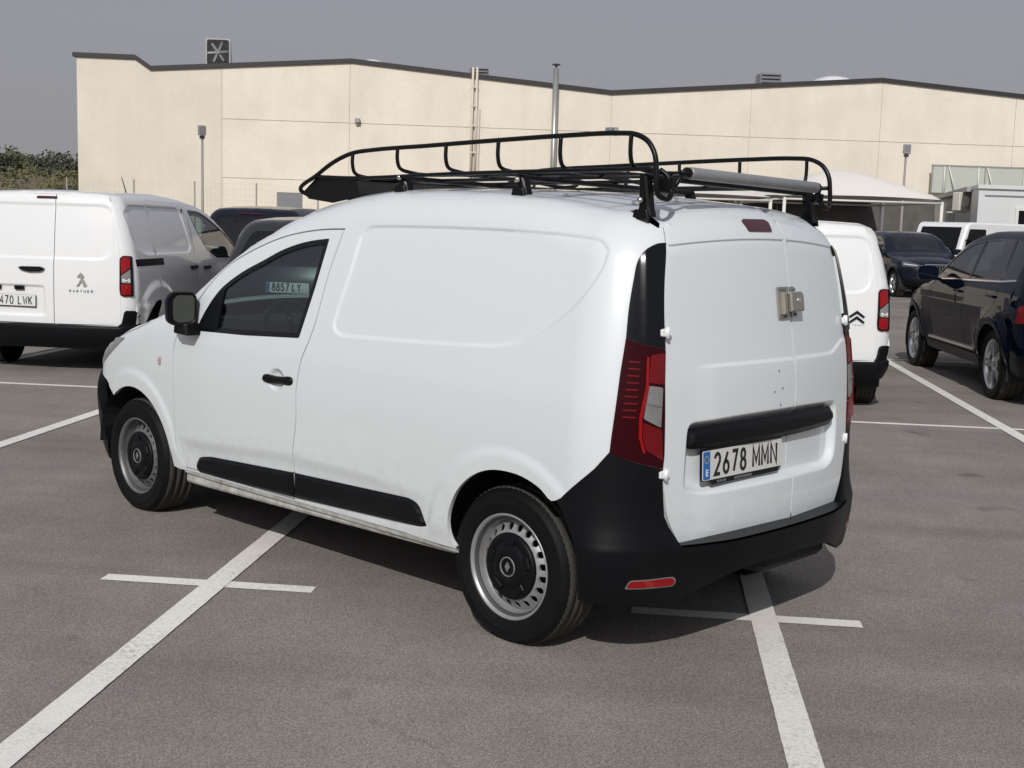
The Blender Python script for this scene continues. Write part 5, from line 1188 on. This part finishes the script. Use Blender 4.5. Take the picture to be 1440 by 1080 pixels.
# ------------------------------------------------------------------ the warehouse; U runs along its face, Zs up, back is +h
WO=np.array([37.72,-32.61]); WN=np.array([.743,-.669]); WN/=np.hypot(*WN); WT=np.array([WN[1],-WN[0]])
def WP(u,z,h=0.): return (WO[0]+WT[0]*u+WN[0]*h,WO[1]+WT[1]*u+WN[1]*h,z)
def wallmat(name,col):
    m=bpy.data.materials.new(name); m.use_nodes=True; t=m.node_tree; b=t.nodes['Principled BSDF']; b.inputs['Roughness'].default_value=.9; b.inputs['Specular IOR Level'].default_value=.2
    tc=nn(t,'ShaderNodeTexCoord'); last=None
    def lay(sc,st,a,b_,c,d):
        k=nn(t,'ShaderNodeMapping'); k.inputs['Scale'].default_value=st; t.links.new(tc.outputs['Object'],k.inputs[0]); n=nn(t,'ShaderNodeTexNoise'); n.inputs['Scale'].default_value=sc; n.inputs['Detail'].default_value=6; n.inputs['Roughness'].default_value=.6; t.links.new(k.outputs[0],n.inputs['Vector'])
        r=nn(t,'ShaderNodeMapRange'); r.inputs[1].default_value=a; r.inputs[2].default_value=b_; r.inputs[3].default_value=c; r.inputs[4].default_value=d; t.links.new(n.outputs[0],r.inputs[0]); return r
    x=lay(.5,(1,1,1),.3,.7,.93,1.04); y=lay(1.6,(1,1,.12),.35,.7,1.015,.965); z=lay(9,(1,1,1),.3,.7,.97,1.03)
    f=nn(t,'ShaderNodeMath',operation='MULTIPLY'); t.links.new(x.outputs[0],f.inputs[0]); t.links.new(y.outputs[0],f.inputs[1]); g=nn(t,'ShaderNodeMath',operation='MULTIPLY'); t.links.new(f.outputs[0],g.inputs[0]); t.links.new(z.outputs[0],g.inputs[1])
    c=nn(t,'ShaderNodeMix',data_type='RGBA',blend_type='MULTIPLY'); c.inputs[0].default_value=1; c.inputs[6].default_value=(*col,1); cb=nn(t,'ShaderNodeCombineColor'); [t.links.new(g.outputs[0],cb.inputs[i]) for i in range(3)]; t.links.new(cb.outputs[0],c.inputs[7]); t.links.new(c.outputs[2],b.inputs['Base Color'])
    return m
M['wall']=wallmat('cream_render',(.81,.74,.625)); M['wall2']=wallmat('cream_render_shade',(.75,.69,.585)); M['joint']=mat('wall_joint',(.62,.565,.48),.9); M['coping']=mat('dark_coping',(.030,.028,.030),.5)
M['dome']=mat('skylight_plastic',(.72,.73,.74),.3); M['galv']=mat('galvanised_metal',(.42,.41,.40),.4,metal=.6,noise=(3,.4,(.30,.28,.26))); M['greymetal']=mat('grey_sheet_metal',(.22,.225,.24),.5,noise=(2,.4,(.17,.175,.185))); M['ductpaint']=mat('pale_duct',(.66,.60,.51),.5,noise=(4,.4,(.56,.51,.44)))
wh=empty('warehouse',WP(5,0),0,label='long cream precast warehouse with dark roof edge across the whole background',cat='warehouse')
def wb(D,name,m,parent=None,kind=None):
    off=Vector(WP(5,0)); D.v=[tuple(Vector(v)-off) for v in D.v]; o=D.build(name,[M[m]],parent or wh,fixn=True)
    if kind: o['kind']=kind
    return o
PROF=[(-15.19,8.11),(-12.72,8.10),(-12.07,7.66),(-9.06,7.88),(-3.51,8.29),(1.89,7.84),(7.85,7.36),(14.08,7.87),(19.95,8.34),(26.55,7.85),(33,7.35),(40,7.9),(46,8.35)]
def top_at(u): return float(np.interp(u,[p[0] for p in PROF],[p[1] for p in PROF]))
US=[-15.19,-9.06,-3.58,1.80,7.88,14.1,20.02,26.2,32.2,38.2,46.0]; ZJ=[0,3.19,5.70]
DOORU=(-6.70,-5.58)
for i in range(len(US)-1):
    u0,u1=US[i]+.010,US[i+1]-.010
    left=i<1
    for j in range(3):
        if left and j: continue
        z0=ZJ[j]+.0; z1=(ZJ[j+1]-.022 if j<2 else None)
        if left: z1=None
        tops=[(u1,top_at(u1))]+[(p,top_at(p)) for p,_ in PROF[::-1] if u0<p<u1]+[(u0,top_at(u0))] if z1 is None else [(u1,z1),(u0,z1)]
        poly=[(u0,z0),(u1,z0)]+tops
        if j==0 and u0<DOORU[0]<u1: poly=[(u0,0),(DOORU[0],0),(DOORU[0],2.62),(DOORU[1],2.62),(DOORU[1],0),(u1,0)]+tops
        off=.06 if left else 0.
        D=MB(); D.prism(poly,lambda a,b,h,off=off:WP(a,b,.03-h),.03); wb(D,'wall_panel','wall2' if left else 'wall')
D=MB(); D.prism([(US[0]+.05,0),(US[-1],0)]+[(u,z-.05) for u,z in PROF[::-1]],lambda a,b,h:WP(a,b,.034+h),28); wb(D,'wall_core','joint')
D=MB()
n=len(PROF); V=[];F=[]
for u,z in PROF: V+=[WP(u,z-.03,-.10),WP(u,z+.14,-.10),WP(u,z+.14,.40),WP(u,z-.03,.40)]
V=[(WP(PROF[0][0]-.14,PROF[0][1]+dz,h)) for dz,h in((-.03,-.1),(.14,-.1),(.14,.4),(-.03,.4))]+V[4:]
for i in range(n-1):
    for k in range(4): F.append((4*i+k,4*i+(k+1)%4,4*i+4+(k+1)%4,4*i+4+k))
F+=[(0,1,2,3)]; D.add(V,F); wb(D,'roof_coping','coping')
D=MB(); D.prism([(DOORU[0]+.02,0),(DOORU[1]-.02,0),(DOORU[1]-.02,2.60),(DOORU[0]+.02,2.60)],lambda a,b,h:WP(a,b,.030-h),.02); wb(D,'door','greymetal')
# pipes and fixings on the face
D=MB(); D.tube([WP(1.74,3.2,-.12),WP(1.74,8.25,-.12)],.055,8); D.tube([WP(1.92,3.2,-.12),WP(1.92,8.25,-.12)],.055,8); pp=wb(D,'duct_pipe','ductpaint')
for z in(4.6,5.75,6.6,7.4):
    D=MB(); D.box(WP(1.83,z,-.10),(.30,.16,.06),rz=math.atan2(WT[1],WT[0])); wb(D,'pipe_bracket','ductpaint',None)
D=MB(); D.box(WP(2.0,4.9,-.05),(.16,.12,3.2),rz=math.atan2(WT[1],WT[0])); wb(D,'cable_trunking','ductpaint')
D=MB(); D.tube([WP(5.35,0,-.25),WP(5.35,8.30,-.25)],.13,14); D.tube([WP(5.35,8.28,-.25),WP(5.35,8.45,-.25)],.05,8); wb(D,'chimney','galv')
D=MB(); D.tube([WP(5.35,8.45,-.25),WP(5.35,8.49,-.25),WP(5.35,8.53,-.25)],[.18,.18,.02],14); wb(D,'chimney_cap','coping')
for u in(-3.23,8.08):
    D=MB(); D.box(WP(u,5.80,-.12),(.22,.20,.20),rz=math.atan2(WT[1],WT[0]),bev=.03); D.box(WP(u,5.68,-.06),(.10,.12,.12),rz=math.atan2(WT[1],WT[0])); wb(D,'wall_lamp','galv')
# rooftop: skylight domes, exhaust fan, vents
def rtdome(u,w,hh,z):
    D=MB(); V=[];F=[];nu,nv=14,10
    for i in range(nu+1):
        for j in range(nv+1):
            a=-1+2*i/nu;b=-1+2*j/nv; V.append(WP(u+a*w,z+hh*max(0,1-a*a)**.6*max(0,1-b*b)**.5,1.6+b*1.2))
    for i in range(nu):
        for j in range(nv): F.append((i*(nv+1)+j,(i+1)*(nv+1)+j,(i+1)*(nv+1)+j+1,i*(nv+1)+j+1))
    D.add(V,F,smooth=True); wb(D,'skylight_dome','dome')
rtdome(-2.72,.86,.62,8.0); rtdome(18.25,1.25,.62,8.05)
rzW=math.atan2(WT[1],WT[0])
D=MB(); D.prism([(-9.93,8.02),(-8.86,8.02),(-8.86,9.20),(-9.93,9.20)],lambda a,b,h:WP(a,b,1.0+h),.16); D.prism([(0,7.7),(.62,7.7),(.62,8.05),(.16,9.12),(0,9.12)],lambda a,b,h:WP(-9.9+h,b,1.12+a),1.02); fan=wb(D,'exhaust_fan','galv')
D=MB(); D.prism(rect(-9.87,8.08,-8.92,9.14,.10,.2),lambda a,b,h:WP(a,b,.985-h*.0),.004); wb(D,'fan_throat','greydark',fan); D=MB()
for k in range(6):
    w=k*math.pi/3+.1; c,s_=math.cos(w),math.sin(w); u0,z0=-9.395,8.61
    V=[WP(u0+.07*c-.05*s_,z0+.07*s_+.05*c,.96),WP(u0+.07*c+.05*s_,z0+.07*s_-.05*c,.97),WP(u0+.45*c+.045*s_,z0+.45*s_-.045*c,.97),WP(u0+.45*c-.045*s_,z0+.45*s_+.045*c,.95)]
    D=MB(); D.add(V+[tuple(Vector(v)+Vector(WP(0,0,.012))-Vector(WP(0,0,0))) for v in V],[(0,1,2,3),(7,6,5,4),(0,4,5,1),(1,5,6,2),(2,6,7,3),(3,7,4,0)]); wb(D,'fan_blade','greymetal',fan)
D=MB(); D.prism([(-9.395+.10*c,8.61+.10*s_) for c,s_ in wheel_round(16)],lambda a,b,h:WP(a,b,.965-h),.05); wb(D,'fan_hub','greymetal',fan)
for nm,(u0,u1,z0,z1,h) in(('roof_vent',(1.62,2.45,7.7,8.34,1.0)),('roof_vent',(14.66,15.62,7.8,8.62,1.2)),('roof_vent',(22.5,23.4,7.9,8.38,1.6))):
    D=MB(); D.box(WP((u0+u1)/2,(z0+z1)/2,h),(u1-u0,.9,z1-z0),rz=rzW,bev=.06); v_=wb(D,nm,'greymetal')
    for k in range(3): D=MB(); D.box(WP((u0+u1)/2,z0+(z1-z0)*(.45+.2*k),h-.46),((u1-u0)*.86,.03,.05),rz=rzW); wb(D,'vent_louvre','dark',v_)
# terrace screen of pale glass at the right
ts=empty('glass_screen',WP(24,3.53,-.5),0,label='pale green glass screen with white posts on the warehouse terrace at right',cat='screen')
M['screen']=mat('pale_green_glass',(.50,.515,.45),.25,noise=(1.5,.3,(.45,.47,.41))); M['whitemetal']=mat('white_metal',(.72,.71,.66),.45)
def tsb(D,name,m,parent=None):
    off=Vector(WP(24,3.53,-.5)); D.v=[tuple(Vector(v)-off) for v in D.v]; return D.build(name,[M[m]],parent or ts,fixn=True)
ub=[22.36,22.95,24.78,26.6,28.4,30.2,32.0]
for i in range(len(ub)-1):
    D=MB(); D.prism([(ub[i]+.03,3.50),(ub[i+1]-.03,3.50),(ub[i+1]-.03,4.66),(ub[i]+.03,4.66)],lambda a,b,h:WP(a,b,-.5-h),.02); tsb(D,'glass_pane','screen')
for u in ub: D=MB(); D.box(WP(u,4.1,-.5),(.06,.06,1.2),rz=rzW); tsb(D,'mullion','galv')
D=MB(); D.box(WP((ub[0]+ub[-1])/2,4.70,-.5),(ub[-1]-ub[0]+.1,.08,.07),rz=rzW); tsb(D,'top_rail','galv')
for u in(22.88,24.44,26.55,28.3): D=MB(); D.tube([WP(u,3.5,-.62),WP(u+.02,4.66,-.56)],.035,6); tsb(D,'post','whitemetal')
for u in(23.08,24.86,26.9): D=MB(); D.tube([WP(u,4.66,-.56),WP(u+.30,3.5,-.75)],.032,6); tsb(D,'brace','whitemetal')
# grey shed below the terrace
shd=empty('grey_shed',WP(24,0,-8),0,label='grey metal clad shed with a door, standing below the glass screen',cat='shed')
def shb(D,name,m,parent=None,root=None,loc=None):
    off=Vector(WP(24,0,-8)); D.v=[tuple(Vector(v)-off) for v in D.v]; return D.build(name,[M[m]],parent or shd,fixn=True)
M['cladding']=mat('grey_cladding',(.36,.365,.375),.5,noise=(1.2,.5,(.29,.295,.305))); M['dkclad']=mat('dark_cladding',(.24,.25,.26),.5)
S0=(22.35,-.7); S1=(17.75,-15.45)               # left face of the shed runs from the wall towards the lot (u,h)
sl_=Vector((S1[0]-S0[0],S1[1]-S0[1])); sL=sl_.length; sd_=sl_/sL
def SH(t,z,o=0.): u=S0[0]+sd_.x*t+sd_.y*o; h=S0[1]+sd_.y*t-sd_.x*o; return WP(u,z,h)
D=MB(); V=[SH(0,0),SH(sL,0),WP(30,0,S1[1]),WP(30,0,S0[1]),SH(0,3.12),SH(sL,3.12),WP(30,3.12,S1[1]),WP(30,3.12,S0[1])]; D.add(V,[(0,1,5,4),(1,2,6,5),(2,3,7,6),(3,0,4,7),(4,5,6,7)]); shb(D,'wall','cladding')
for k in range(12):
    t=.3+k*(sL-.6)/11; D=MB(); V=[SH(t-.04,0,-.0),SH(t+.04,0,-.0),SH(t+.04,3.05,0),SH(t-.04,3.05,0)]; V+=[tuple(Vector(v)+Vector(SH(0,0,-.05))-Vector(SH(0,0,0))) for v in V]; D.add(V,[(0,1,2,3),(7,6,5,4),(0,4,5,1),(1,5,6,2),(2,6,7,3),(3,7,4,0)]); shb(D,'cladding_rib','cladding')
V=[SH(-.2,3.05,-.12),SH(sL+.1,3.05,-.12),SH(sL+.1,3.05,.3),SH(-.2,3.05,.3)]; D=MB(); D.add(V+[(x,y,z+.16) for x,y,z in V],[(0,3,2,1),(4,5,6,7),(0,1,5,4),(1,2,6,5),(2,3,7,6),(3,0,4,7)]); shb(D,'roof_edge','cladding')
V=[SH(6.5,0,-.03),SH(9.5,0,-.03),SH(9.5,2.75,-.03),SH(6.5,2.75,-.03)]; D=MB(); D.add(V+[tuple(Vector(v)+Vector(SH(0,0,.05))-Vector(SH(0,0,0))) for v in V],[(0,1,2,3),(7,6,5,4),(0,4,5,1),(1,5,6,2),(2,6,7,3),(3,7,4,0)]); shb(D,'sliding_gate','dkclad')
# wall-hung air conditioner
ac=empty('air_conditioner',WP(17.75,2.75,-14.4),0,label='cream air conditioning unit hung on the grey shed beside the white cabin',cat='air conditioner')
def acb(D,name,m,parent=None):
    off=Vector(WP(17.75,2.75,-14.4)); D.v=[tuple(Vector(v)-off) for v in D.v]; return D.build(name,[M[m]],parent or ac,fixn=True)
M['accream']=mat('cream_metal',(.62,.60,.52),.45)
uz=lambda u,z,h:WP(u,z,h)
D=MB(); D.box(WP(17.75,2.74,-14.4),(.52,.34,.62),rz=rzW+.35,bev=.03); acc=acb(D,'casing','accream')
D=MB(); D.prism([(17.74+.17*c,2.76+.20*s_) for c,s_ in wheel_round(20)],lambda a,b,h:WP(a,b,-14.60-h-(a-17.74)*.36),.012); acb(D,'fan_grille','galv',acc)
for z in(2.38,2.02): D=MB(); D.tube([WP(17.3,z,-14.3),WP(18.0,z+.02,-14.3)],.022,6); acb(D,'bracket_pipe','whitemetal')
# white portable cabin
cb=empty('portable_cabin',WP(19.6,0,-16.6),0,label='white portable cabin with a gutter line, standing behind the small white truck',cat='cabin')
def cbb(D,name,m,parent=None):
    off=Vector(WP(19.6,0,-16.6)); D.v=[tuple(Vector(v)-off) for v in D.v]; return D.build(name,[M[m]],parent or cb,fixn=True)
M['cabin']=mat('white_cabin_panel',(.66,.67,.67),.45,noise=(1.5,.2,(.58,.59,.59)))
D=MB(); D.prism([(17.15,0),(23.2,0),(23.2,3.10),(17.15,3.10)],lambda a,b,h:WP(a+h*.30,b,-17.0+h),1.5); cw=cbb(D,'wall','cabin')
D=MB(); D.prism([(17.08,3.10),(23.27,3.10),(23.27,3.22),(17.08,3.22)],lambda a,b,h:WP(a+h*.30,b,-17.08+h),1.6); cbb(D,'roof_edge','cabin')
D=MB(); D.prism([(17.35,2.86),(23.2,2.86),(23.2,2.91),(17.35,2.91)],lambda a,b,h:WP(a,b,-17.0-h),.02); cbb(D,'gutter_line','greymetal')
for k in range(6): D=MB(); u=17.15+1.0*k; D.prism([(u,0.05),(u+.98,0.05),(u+.98,2.82),(u,2.82)],lambda a,b,h:WP(a,b,-17.0-h),.012); cbb(D,'wall_sheet','cabin')
D=MB(); D.prism([(18.36,1.2),(19.5,1.2),(19.5,2.55),(18.36,2.55)],lambda a,b,h:WP(a,b,-17.012-h),.05); wf=cbb(D,'window','whitemetal')
D=MB(); D.prism([(18.46,1.3),(19.4,1.3),(19.4,2.45),(18.46,2.45)],lambda a,b,h:WP(a,b,-17.058-h),.008); cbb(D,'window_pane','gloss',wf)
# ------------------------------------------------------------------ shade canopies
M['canvas']=mat('white_canvas',(.78,.745,.69),.75,noise=(.8,.3,(.70,.67,.62)))
M['painted_shade']=mat('dark_painted_shade',(.14,.13,.12),.95,noise=(2,.6,(.07,.066,.06)))  # dark colour stands in for the shade under the canopies
def canopy(u0,u1,h0,h1,label,zc=2.70,zp=3.74):
    uc,hc=(u0+u1)/2,(h0+h1)/2; r=empty('shade_canopy',WP(uc,0,hc),0,label=label,cat='canopy',group='white shade canopies before the warehouse')
    off=Vector(WP(uc,0,hc))
    def b(D,name,m,smooth=False): D.v=[tuple(Vector(v)-off) for v in D.v]; return D.build(name,[M[m]],r)
    D=MB(); n=14; V=[];F=[]
    for i in range(n+1):
        for j in range(n+1):
            a,b_=-1+2*i/n,-1+2*j/n; m=max(abs(a),abs(b_)); k=min(abs(a),abs(b_)); e=.0
            z=zc+(zp-zc)*(1-m**1.3)*.97 + .10*(1-m)*0 + (.10*(1-k*k) if m>.999 else .10*(1-(k/max(m,1e-6))**2)*m)*.6
            V.append(WP(uc+a*(u1-u0)/2*(1-.04*(1-b_*b_)*(m>.99)),z,hc+b_*(h1-h0)/2))
    for i in range(n):
        for j in range(n): F.append((i*(n+1)+j,(i+1)*(n+1)+j,(i+1)*(n+1)+j+1,i*(n+1)+j+1))
    D.add(V,F,smooth=True); b(D,'canvas_top','canvas')
    for su in(0,1):
        for sh in(0,1):
            u=u0+.12 if not su else u1-.12; h=h0+.12 if not sh else h1-.12
            D=MB(); D.tube([WP(u,0,h),WP(u,zc-.03,h)],.055,8); b(D,'post','whitemetal')
    for (p,q) in(((u0+.1,h0+.1),(u1-.1,h0+.1)),((u1-.1,h0+.1),(u1-.1,h1-.1)),((u0+.1,h1-.1),(u1-.1,h1-.1)),((u0+.1,h0+.1),(u0+.1,h1-.1))):
        D=MB(); D.tube([WP(p[0],zc-.10,p[1]),WP(q[0],zc-.10,q[1])],.035,6); b(D,'edge_beam','whitemetal')
canopy(10.95,16.25,-16.8,-11.2,'white peaked canvas canopy on posts right of the roof rack, behind the navy car')
canopy(5.2,10.75,-16.8,-11.2,'white canvas canopy half hidden behind the roof rack roller',2.62,3.2)
lt=empty('added_dark_shelter',WP(13,0,-8),0,label='dark open storage shelter in the shade behind the white canopies',cat='shelter')  # added so that the space behind the canopies looks shaded
def ltb(D,name,m):
    off=Vector(WP(13,0,-8)); D.v=[tuple(Vector(v)-off) for v in D.v]; return D.build(name,[M[m]],lt,fixn=True)
D=MB(); D.prism([(7.5,0),(20.3,0),(20.3,3.0),(7.5,3.0)],lambda a,b,h:WP(a,b,-6-h),.06); ltb(D,'shade_sheet','painted_shade')
D=MB(); D.prism([(7.5,2.86),(17.6,2.86),(17.6,2.95),(7.5,2.95)],lambda a,b,h:WP(a,b,-7.6+h),1.6); ltb(D,'roof','painted_shade')
for u in(8.5,11.3,14.1,16.9): D=MB(); D.box(WP(u,1.45,-9.4),(.10,.10,2.9),rz=rzW); ltb(D,'post','greymetal')
for u0,w,z,c in((9.2,1.6,1.3,'dkclad'),(11.8,2.0,1.9,'fabric'),(14.6,1.8,1.2,'dkclad')): D=MB(); D.box(WP(u0+w/2,z/2,-7.4),(w,1.2,z),rz=rzW,bev=.05); ltb(D,'covered_stack',c)
# ------------------------------------------------------------------ light poles and fence before the wall
def light_pole(u,h,zt,label,face):
    r=empty('light_pole',WP(u,0,h),0,label=label,cat='light pole',group='floodlight poles before the warehouse'); off=Vector(WP(u,0,h))
    def b(D,name,m,p=None): D.v=[tuple(Vector(v)-off) for v in D.v]; return D.build(name,[M[m]],p or r,fixn=True)
    D=MB(); D.tube([WP(u,0,h),WP(u,1.0,h),WP(u,zt-.45,h)],[.06,.05,.042],10); D.tube([WP(u,zt-.5,h),WP(u,zt-.3,h)],.03,8); b(D,'pole','polepaint')
    D=MB(); D.box(WP(u,zt-.15,h-.06),(.27,.12,.34),rz=rzW+face,bev=.02); f=b(D,'floodlight','galv')
    R=Matrix.Rotation(rzW+face,3,'Z'); D=MB(); D.box(tuple(Vector(WP(u,zt-.13,h-.06))+R@Vector((0,-.064 if True else 0,0))),(.19,.012,.21),rz=rzW+face); b(D,'lamp_glass','clear',f)
    D=MB(); D.box(WP(u,zt-.38,h-.03),(.16,.10,.10),rz=rzW+face); b(D,'lamp_bracket','coping',f)
M['polepaint']=mat('grey_brown_pole',(.30,.27,.24),.5)
light_pole(-7.98,-10.6,4.62,'slim floodlight pole in front of the warehouse at left, above the left van',.5)
light_pole(17.2,-10.6,4.82,'slim floodlight pole in front of the warehouse at right, behind the canopy',-.1)
fe=empty('wire_fence',WP(-8,0,-9),0,label='wire mesh fence on thin posts along the foot of the warehouse wall',cat='fence')
def feb(D,name,m,kind=None):
    off=Vector(WP(-8,0,-9)); D.v=[tuple(Vector(v)-off) for v in D.v]; o=D.build(name,[M[m]],fe)
    if kind: o['kind']=kind
for u in(-15.6,-13.1,-10.72,-8.55,-6.33,-4.1,-1.9,.3,2.5,4.7,6.9): D=MB(); D.tube([WP(u,0,-9),WP(u,2.76,-9)],.03,6); feb(D,'fence_post','polepaint')
D=MB()
for k in range(14): D.tube([WP(-15.6,.1+.2*k,-9),WP(6.9,.1+.2*k,-9)],.0016,3,caps=False)
for k in range(150): D.tube([WP(-15.6+.15*k,.1,-9),WP(-15.6+.15*k,2.7,-9)],.0014,3,caps=False)
feb(D,'wire_mesh','galv','stuff')
# ------------------------------------------------------------------ small white truck at right
tk=empty('small_truck',WP(15.5,0,-20.8),rzW+math.radians(-152),label='small white truck with a forward cab, between the black car and the white cabin',cat='truck')
def truck():
    # x forward, y left; cab-over body
    D=MB(); pr=fillet([(-2.3,.55),(1.72,.45),(1.86,.62),(1.83,1.02),(1.50,1.90),(1.38,1.98),(-2.3,1.98)],[.05,.1,.1,.12,.1,.1,.1],4)
    D.prism(pr,lambda a,b,h:(a,-.82+h,b),1.64,bev=.05); D.build('body',[M['paint2']],tk,fixn=True)
    D=MB(); V=[(1.815,y,1.08) for y in(-.70,.70)]+[(1.525,y,1.84) for y in(.66,-.66)]; V=[(x+.012,y,z+.006) for x,y,z in V]; D.add(V+[(x-.02,y,z-.01) for x,y,z in V],[(0,1,2,3),(7,6,5,4),(0,4,5,1),(1,5,6,2),(2,6,7,3),(3,7,4,0)]); D.build('windscreen',[M['gloss']],tk)
    for s in(1,-1):
        D=MB(); D.prism(fillet([(1.62,1.10),(1.40,1.80),(.72,1.80),(.70,1.10)],.05,3),lambda a,b,h:(a,s*(.815+h),b),.014); D.build('side_window',[M['gloss']],tk,fixn=True)
        D=MB(); D.prism(fillet([(1.84,.72),(1.84,.92),(1.842,.92),(1.842,.72)],0,1),lambda a,b,h:(a,s*.45+h*s,b),.26); D.box((1.845,s*.60,.82),(.04,.28,.17),bev=.02); D.build('headlight',[M['clear']],tk)
        D=MB(); D.box((1.60,s*.98,1.42),(.06,.18,.26),bev=.03); D.tube([(1.56,s*.82,1.5),(1.60,s*.95,1.45)],.012,6); D.build('door_mirror',[M['plastic']],tk)
        for x in(1.05,-1.55): wheel_set('steel',make_steel,tk,x,s*.80,.297)
    D=MB(); D.box((1.83,0,.52),(.12,1.6,.22),bev=.03); D.build('bumper',[M['plastic']],tk)
    D=MB(); D.box((-.2,0,.45),(3.8,1.3,.25)); D.build('chassis',[M['dark']],tk)
truck()
# ------------------------------------------------------------------ bank with scrub and trees, far left
def hillz(s,q): return 0
M['earth']=mat('dry_bank',(.16,.12,.08),.95,noise=(.25,.8,(.085,.085,.045)))
HB=np.array([float(x) for x in WP(-20,0,52)[:2]])
D=MB(); V=[];F=[]; nu,nv=46,12
for i in range(nu+1):
    for j in range(nv+1):
        u=-70+i*56/nu; h=20+j*90/nv; t=j/nv
        z=5.4*(1/(1+math.exp(-(h-50)/7)))-.15+.5*math.sin(u*.31+h*.11)*t+.35*math.sin(u*.83)*t
        V.append(WP(u,z,h))
for i in range(nu):
    for j in range(nv): F.append((i*(nv+1)+j,(i+1)*(nv+1)+j,(i+1)*(nv+1)+j+1,i*(nv+1)+j+1))
D.add(V,F,smooth=True); o=D.build('earth_bank',[M['earth']]); o['kind']='structure'
def bankz(u,h): return 5.4*(1/(1+math.exp(-(h-50)/7)))-.15
def leafmat(name,c,c2):
    m=mat(name,c,.7,spec=.25,noise=(.9,.9,c2)); return m
LM=[leafmat('olive_leaves',(.12,.125,.062),(.085,.09,.05)),leafmat('dark_leaves',(.090,.098,.066),(.065,.073,.052)),leafmat('yellow_green_leaves',(.175,.16,.08),(.13,.125,.065))]
M['bark']=mat('bark',(.09,.07,.05),.9)
def crown(D,c,rx,rz,nclump,nleaf,size,rng):
    for k in range(nclump):
        th=rng.uniform(0,6.28); ph=math.acos(rng.uniform(-.6,1)); rr=rng.uniform(.35,1.0)
        cc=Vector((c[0]+rx*rr*math.sin(ph)*math.cos(th),c[1]+rx*rr*math.sin(ph)*math.sin(th),c[2]+rz*rr*math.cos(ph))); cr=rng.uniform(.22,.42)*rx
        for l in range(nleaf):
            d=Vector((rng.gauss(0,1),rng.gauss(0,1),rng.gauss(0,1))).normalized()*cr*rng.uniform(.3,1)**.5; p=cc+d
            a=Vector((rng.gauss(0,1),rng.gauss(0,1),rng.gauss(0,1))).normalized(); b=a.orthogonal().normalized(); s=size*rng.uniform(.6,1.4)
            D.add([p-a*s,p+b*s*.55,p+a*s,p-b*s*.55],[(0,1,2,3)])
def tree(u,h,z0,ht,rx,mi,label,seed):
    rng=random.Random(seed); r=empty('tree',WP(u,z0,h),0,label=label,cat='tree',group='trees on the bank at far left')
    D=MB(); D.tube([(0,0,-.5),(.05,.03,ht*.3),(-.04,.05,ht*.65)],[.16,.12,.05],7)
    for k in range(5):
        w=rng.uniform(0,6.28); D.tube([(0,0,ht*(.25+.08*k)),(math.cos(w)*rx*.6,math.sin(w)*rx*.6,ht*(.55+.07*k))],[.06,.02],5)
    D.build('trunk',[M['bark']],r)
    D=MB(); crown(D,(0,0,ht*.58),rx*1.15,ht*.44,34,46,.17,rng); D.build('crown',[LM[mi]],r)
# seen between the frame's left edge and the warehouse corner
TR=[(-39.9,64,3.1,1.6,1,'dark round tree on the bank, touching the left frame edge'),(-38.9,65,3.3,1.8,0,'olive tree with an open crown, second from the left on the bank'),(-37.9,67,2.7,.8,1,'narrow pointed tree between two rounder ones on the bank'),(-36.8,64,2.3,1.0,0,'low bushy tree left of the largest tree on the bank'),(-34.9,64,3.3,2.1,1,'largest dark broad tree on the bank, near the warehouse corner'),(-27.9,44,2.9,1.3,1,'dark tree close against the warehouse corner')]
for k,(u,h,ht,rx,mi,lab) in enumerate(TR): tree(u,h,bankz(u,h)-1.15,ht,rx,mi,lab,k+3)
rng=random.Random(5); D=MB()
for k in range(420):
    u=rng.uniform(-46,-15.5); h=rng.uniform(34,64); crown(D,(WP(u,bankz(u,h)+.25,h)),rng.uniform(.5,1.1),rng.uniform(.35,.7),4,14,.15,rng)
o=D.build('bank_scrub',[LM[2]]); o['kind']='stuff'
rng=random.Random(9); D=MB()
for k in range(240):
    u=rng.uniform(-46,-15.5); h=rng.uniform(30,64); crown(D,(WP(u,bankz(u,h)+.25,h)),rng.uniform(.5,1.2),rng.uniform(.4,.8),4,14,.15,rng)
o=D.build('bank_bushes',[LM[0]]); o['kind']='stuff'
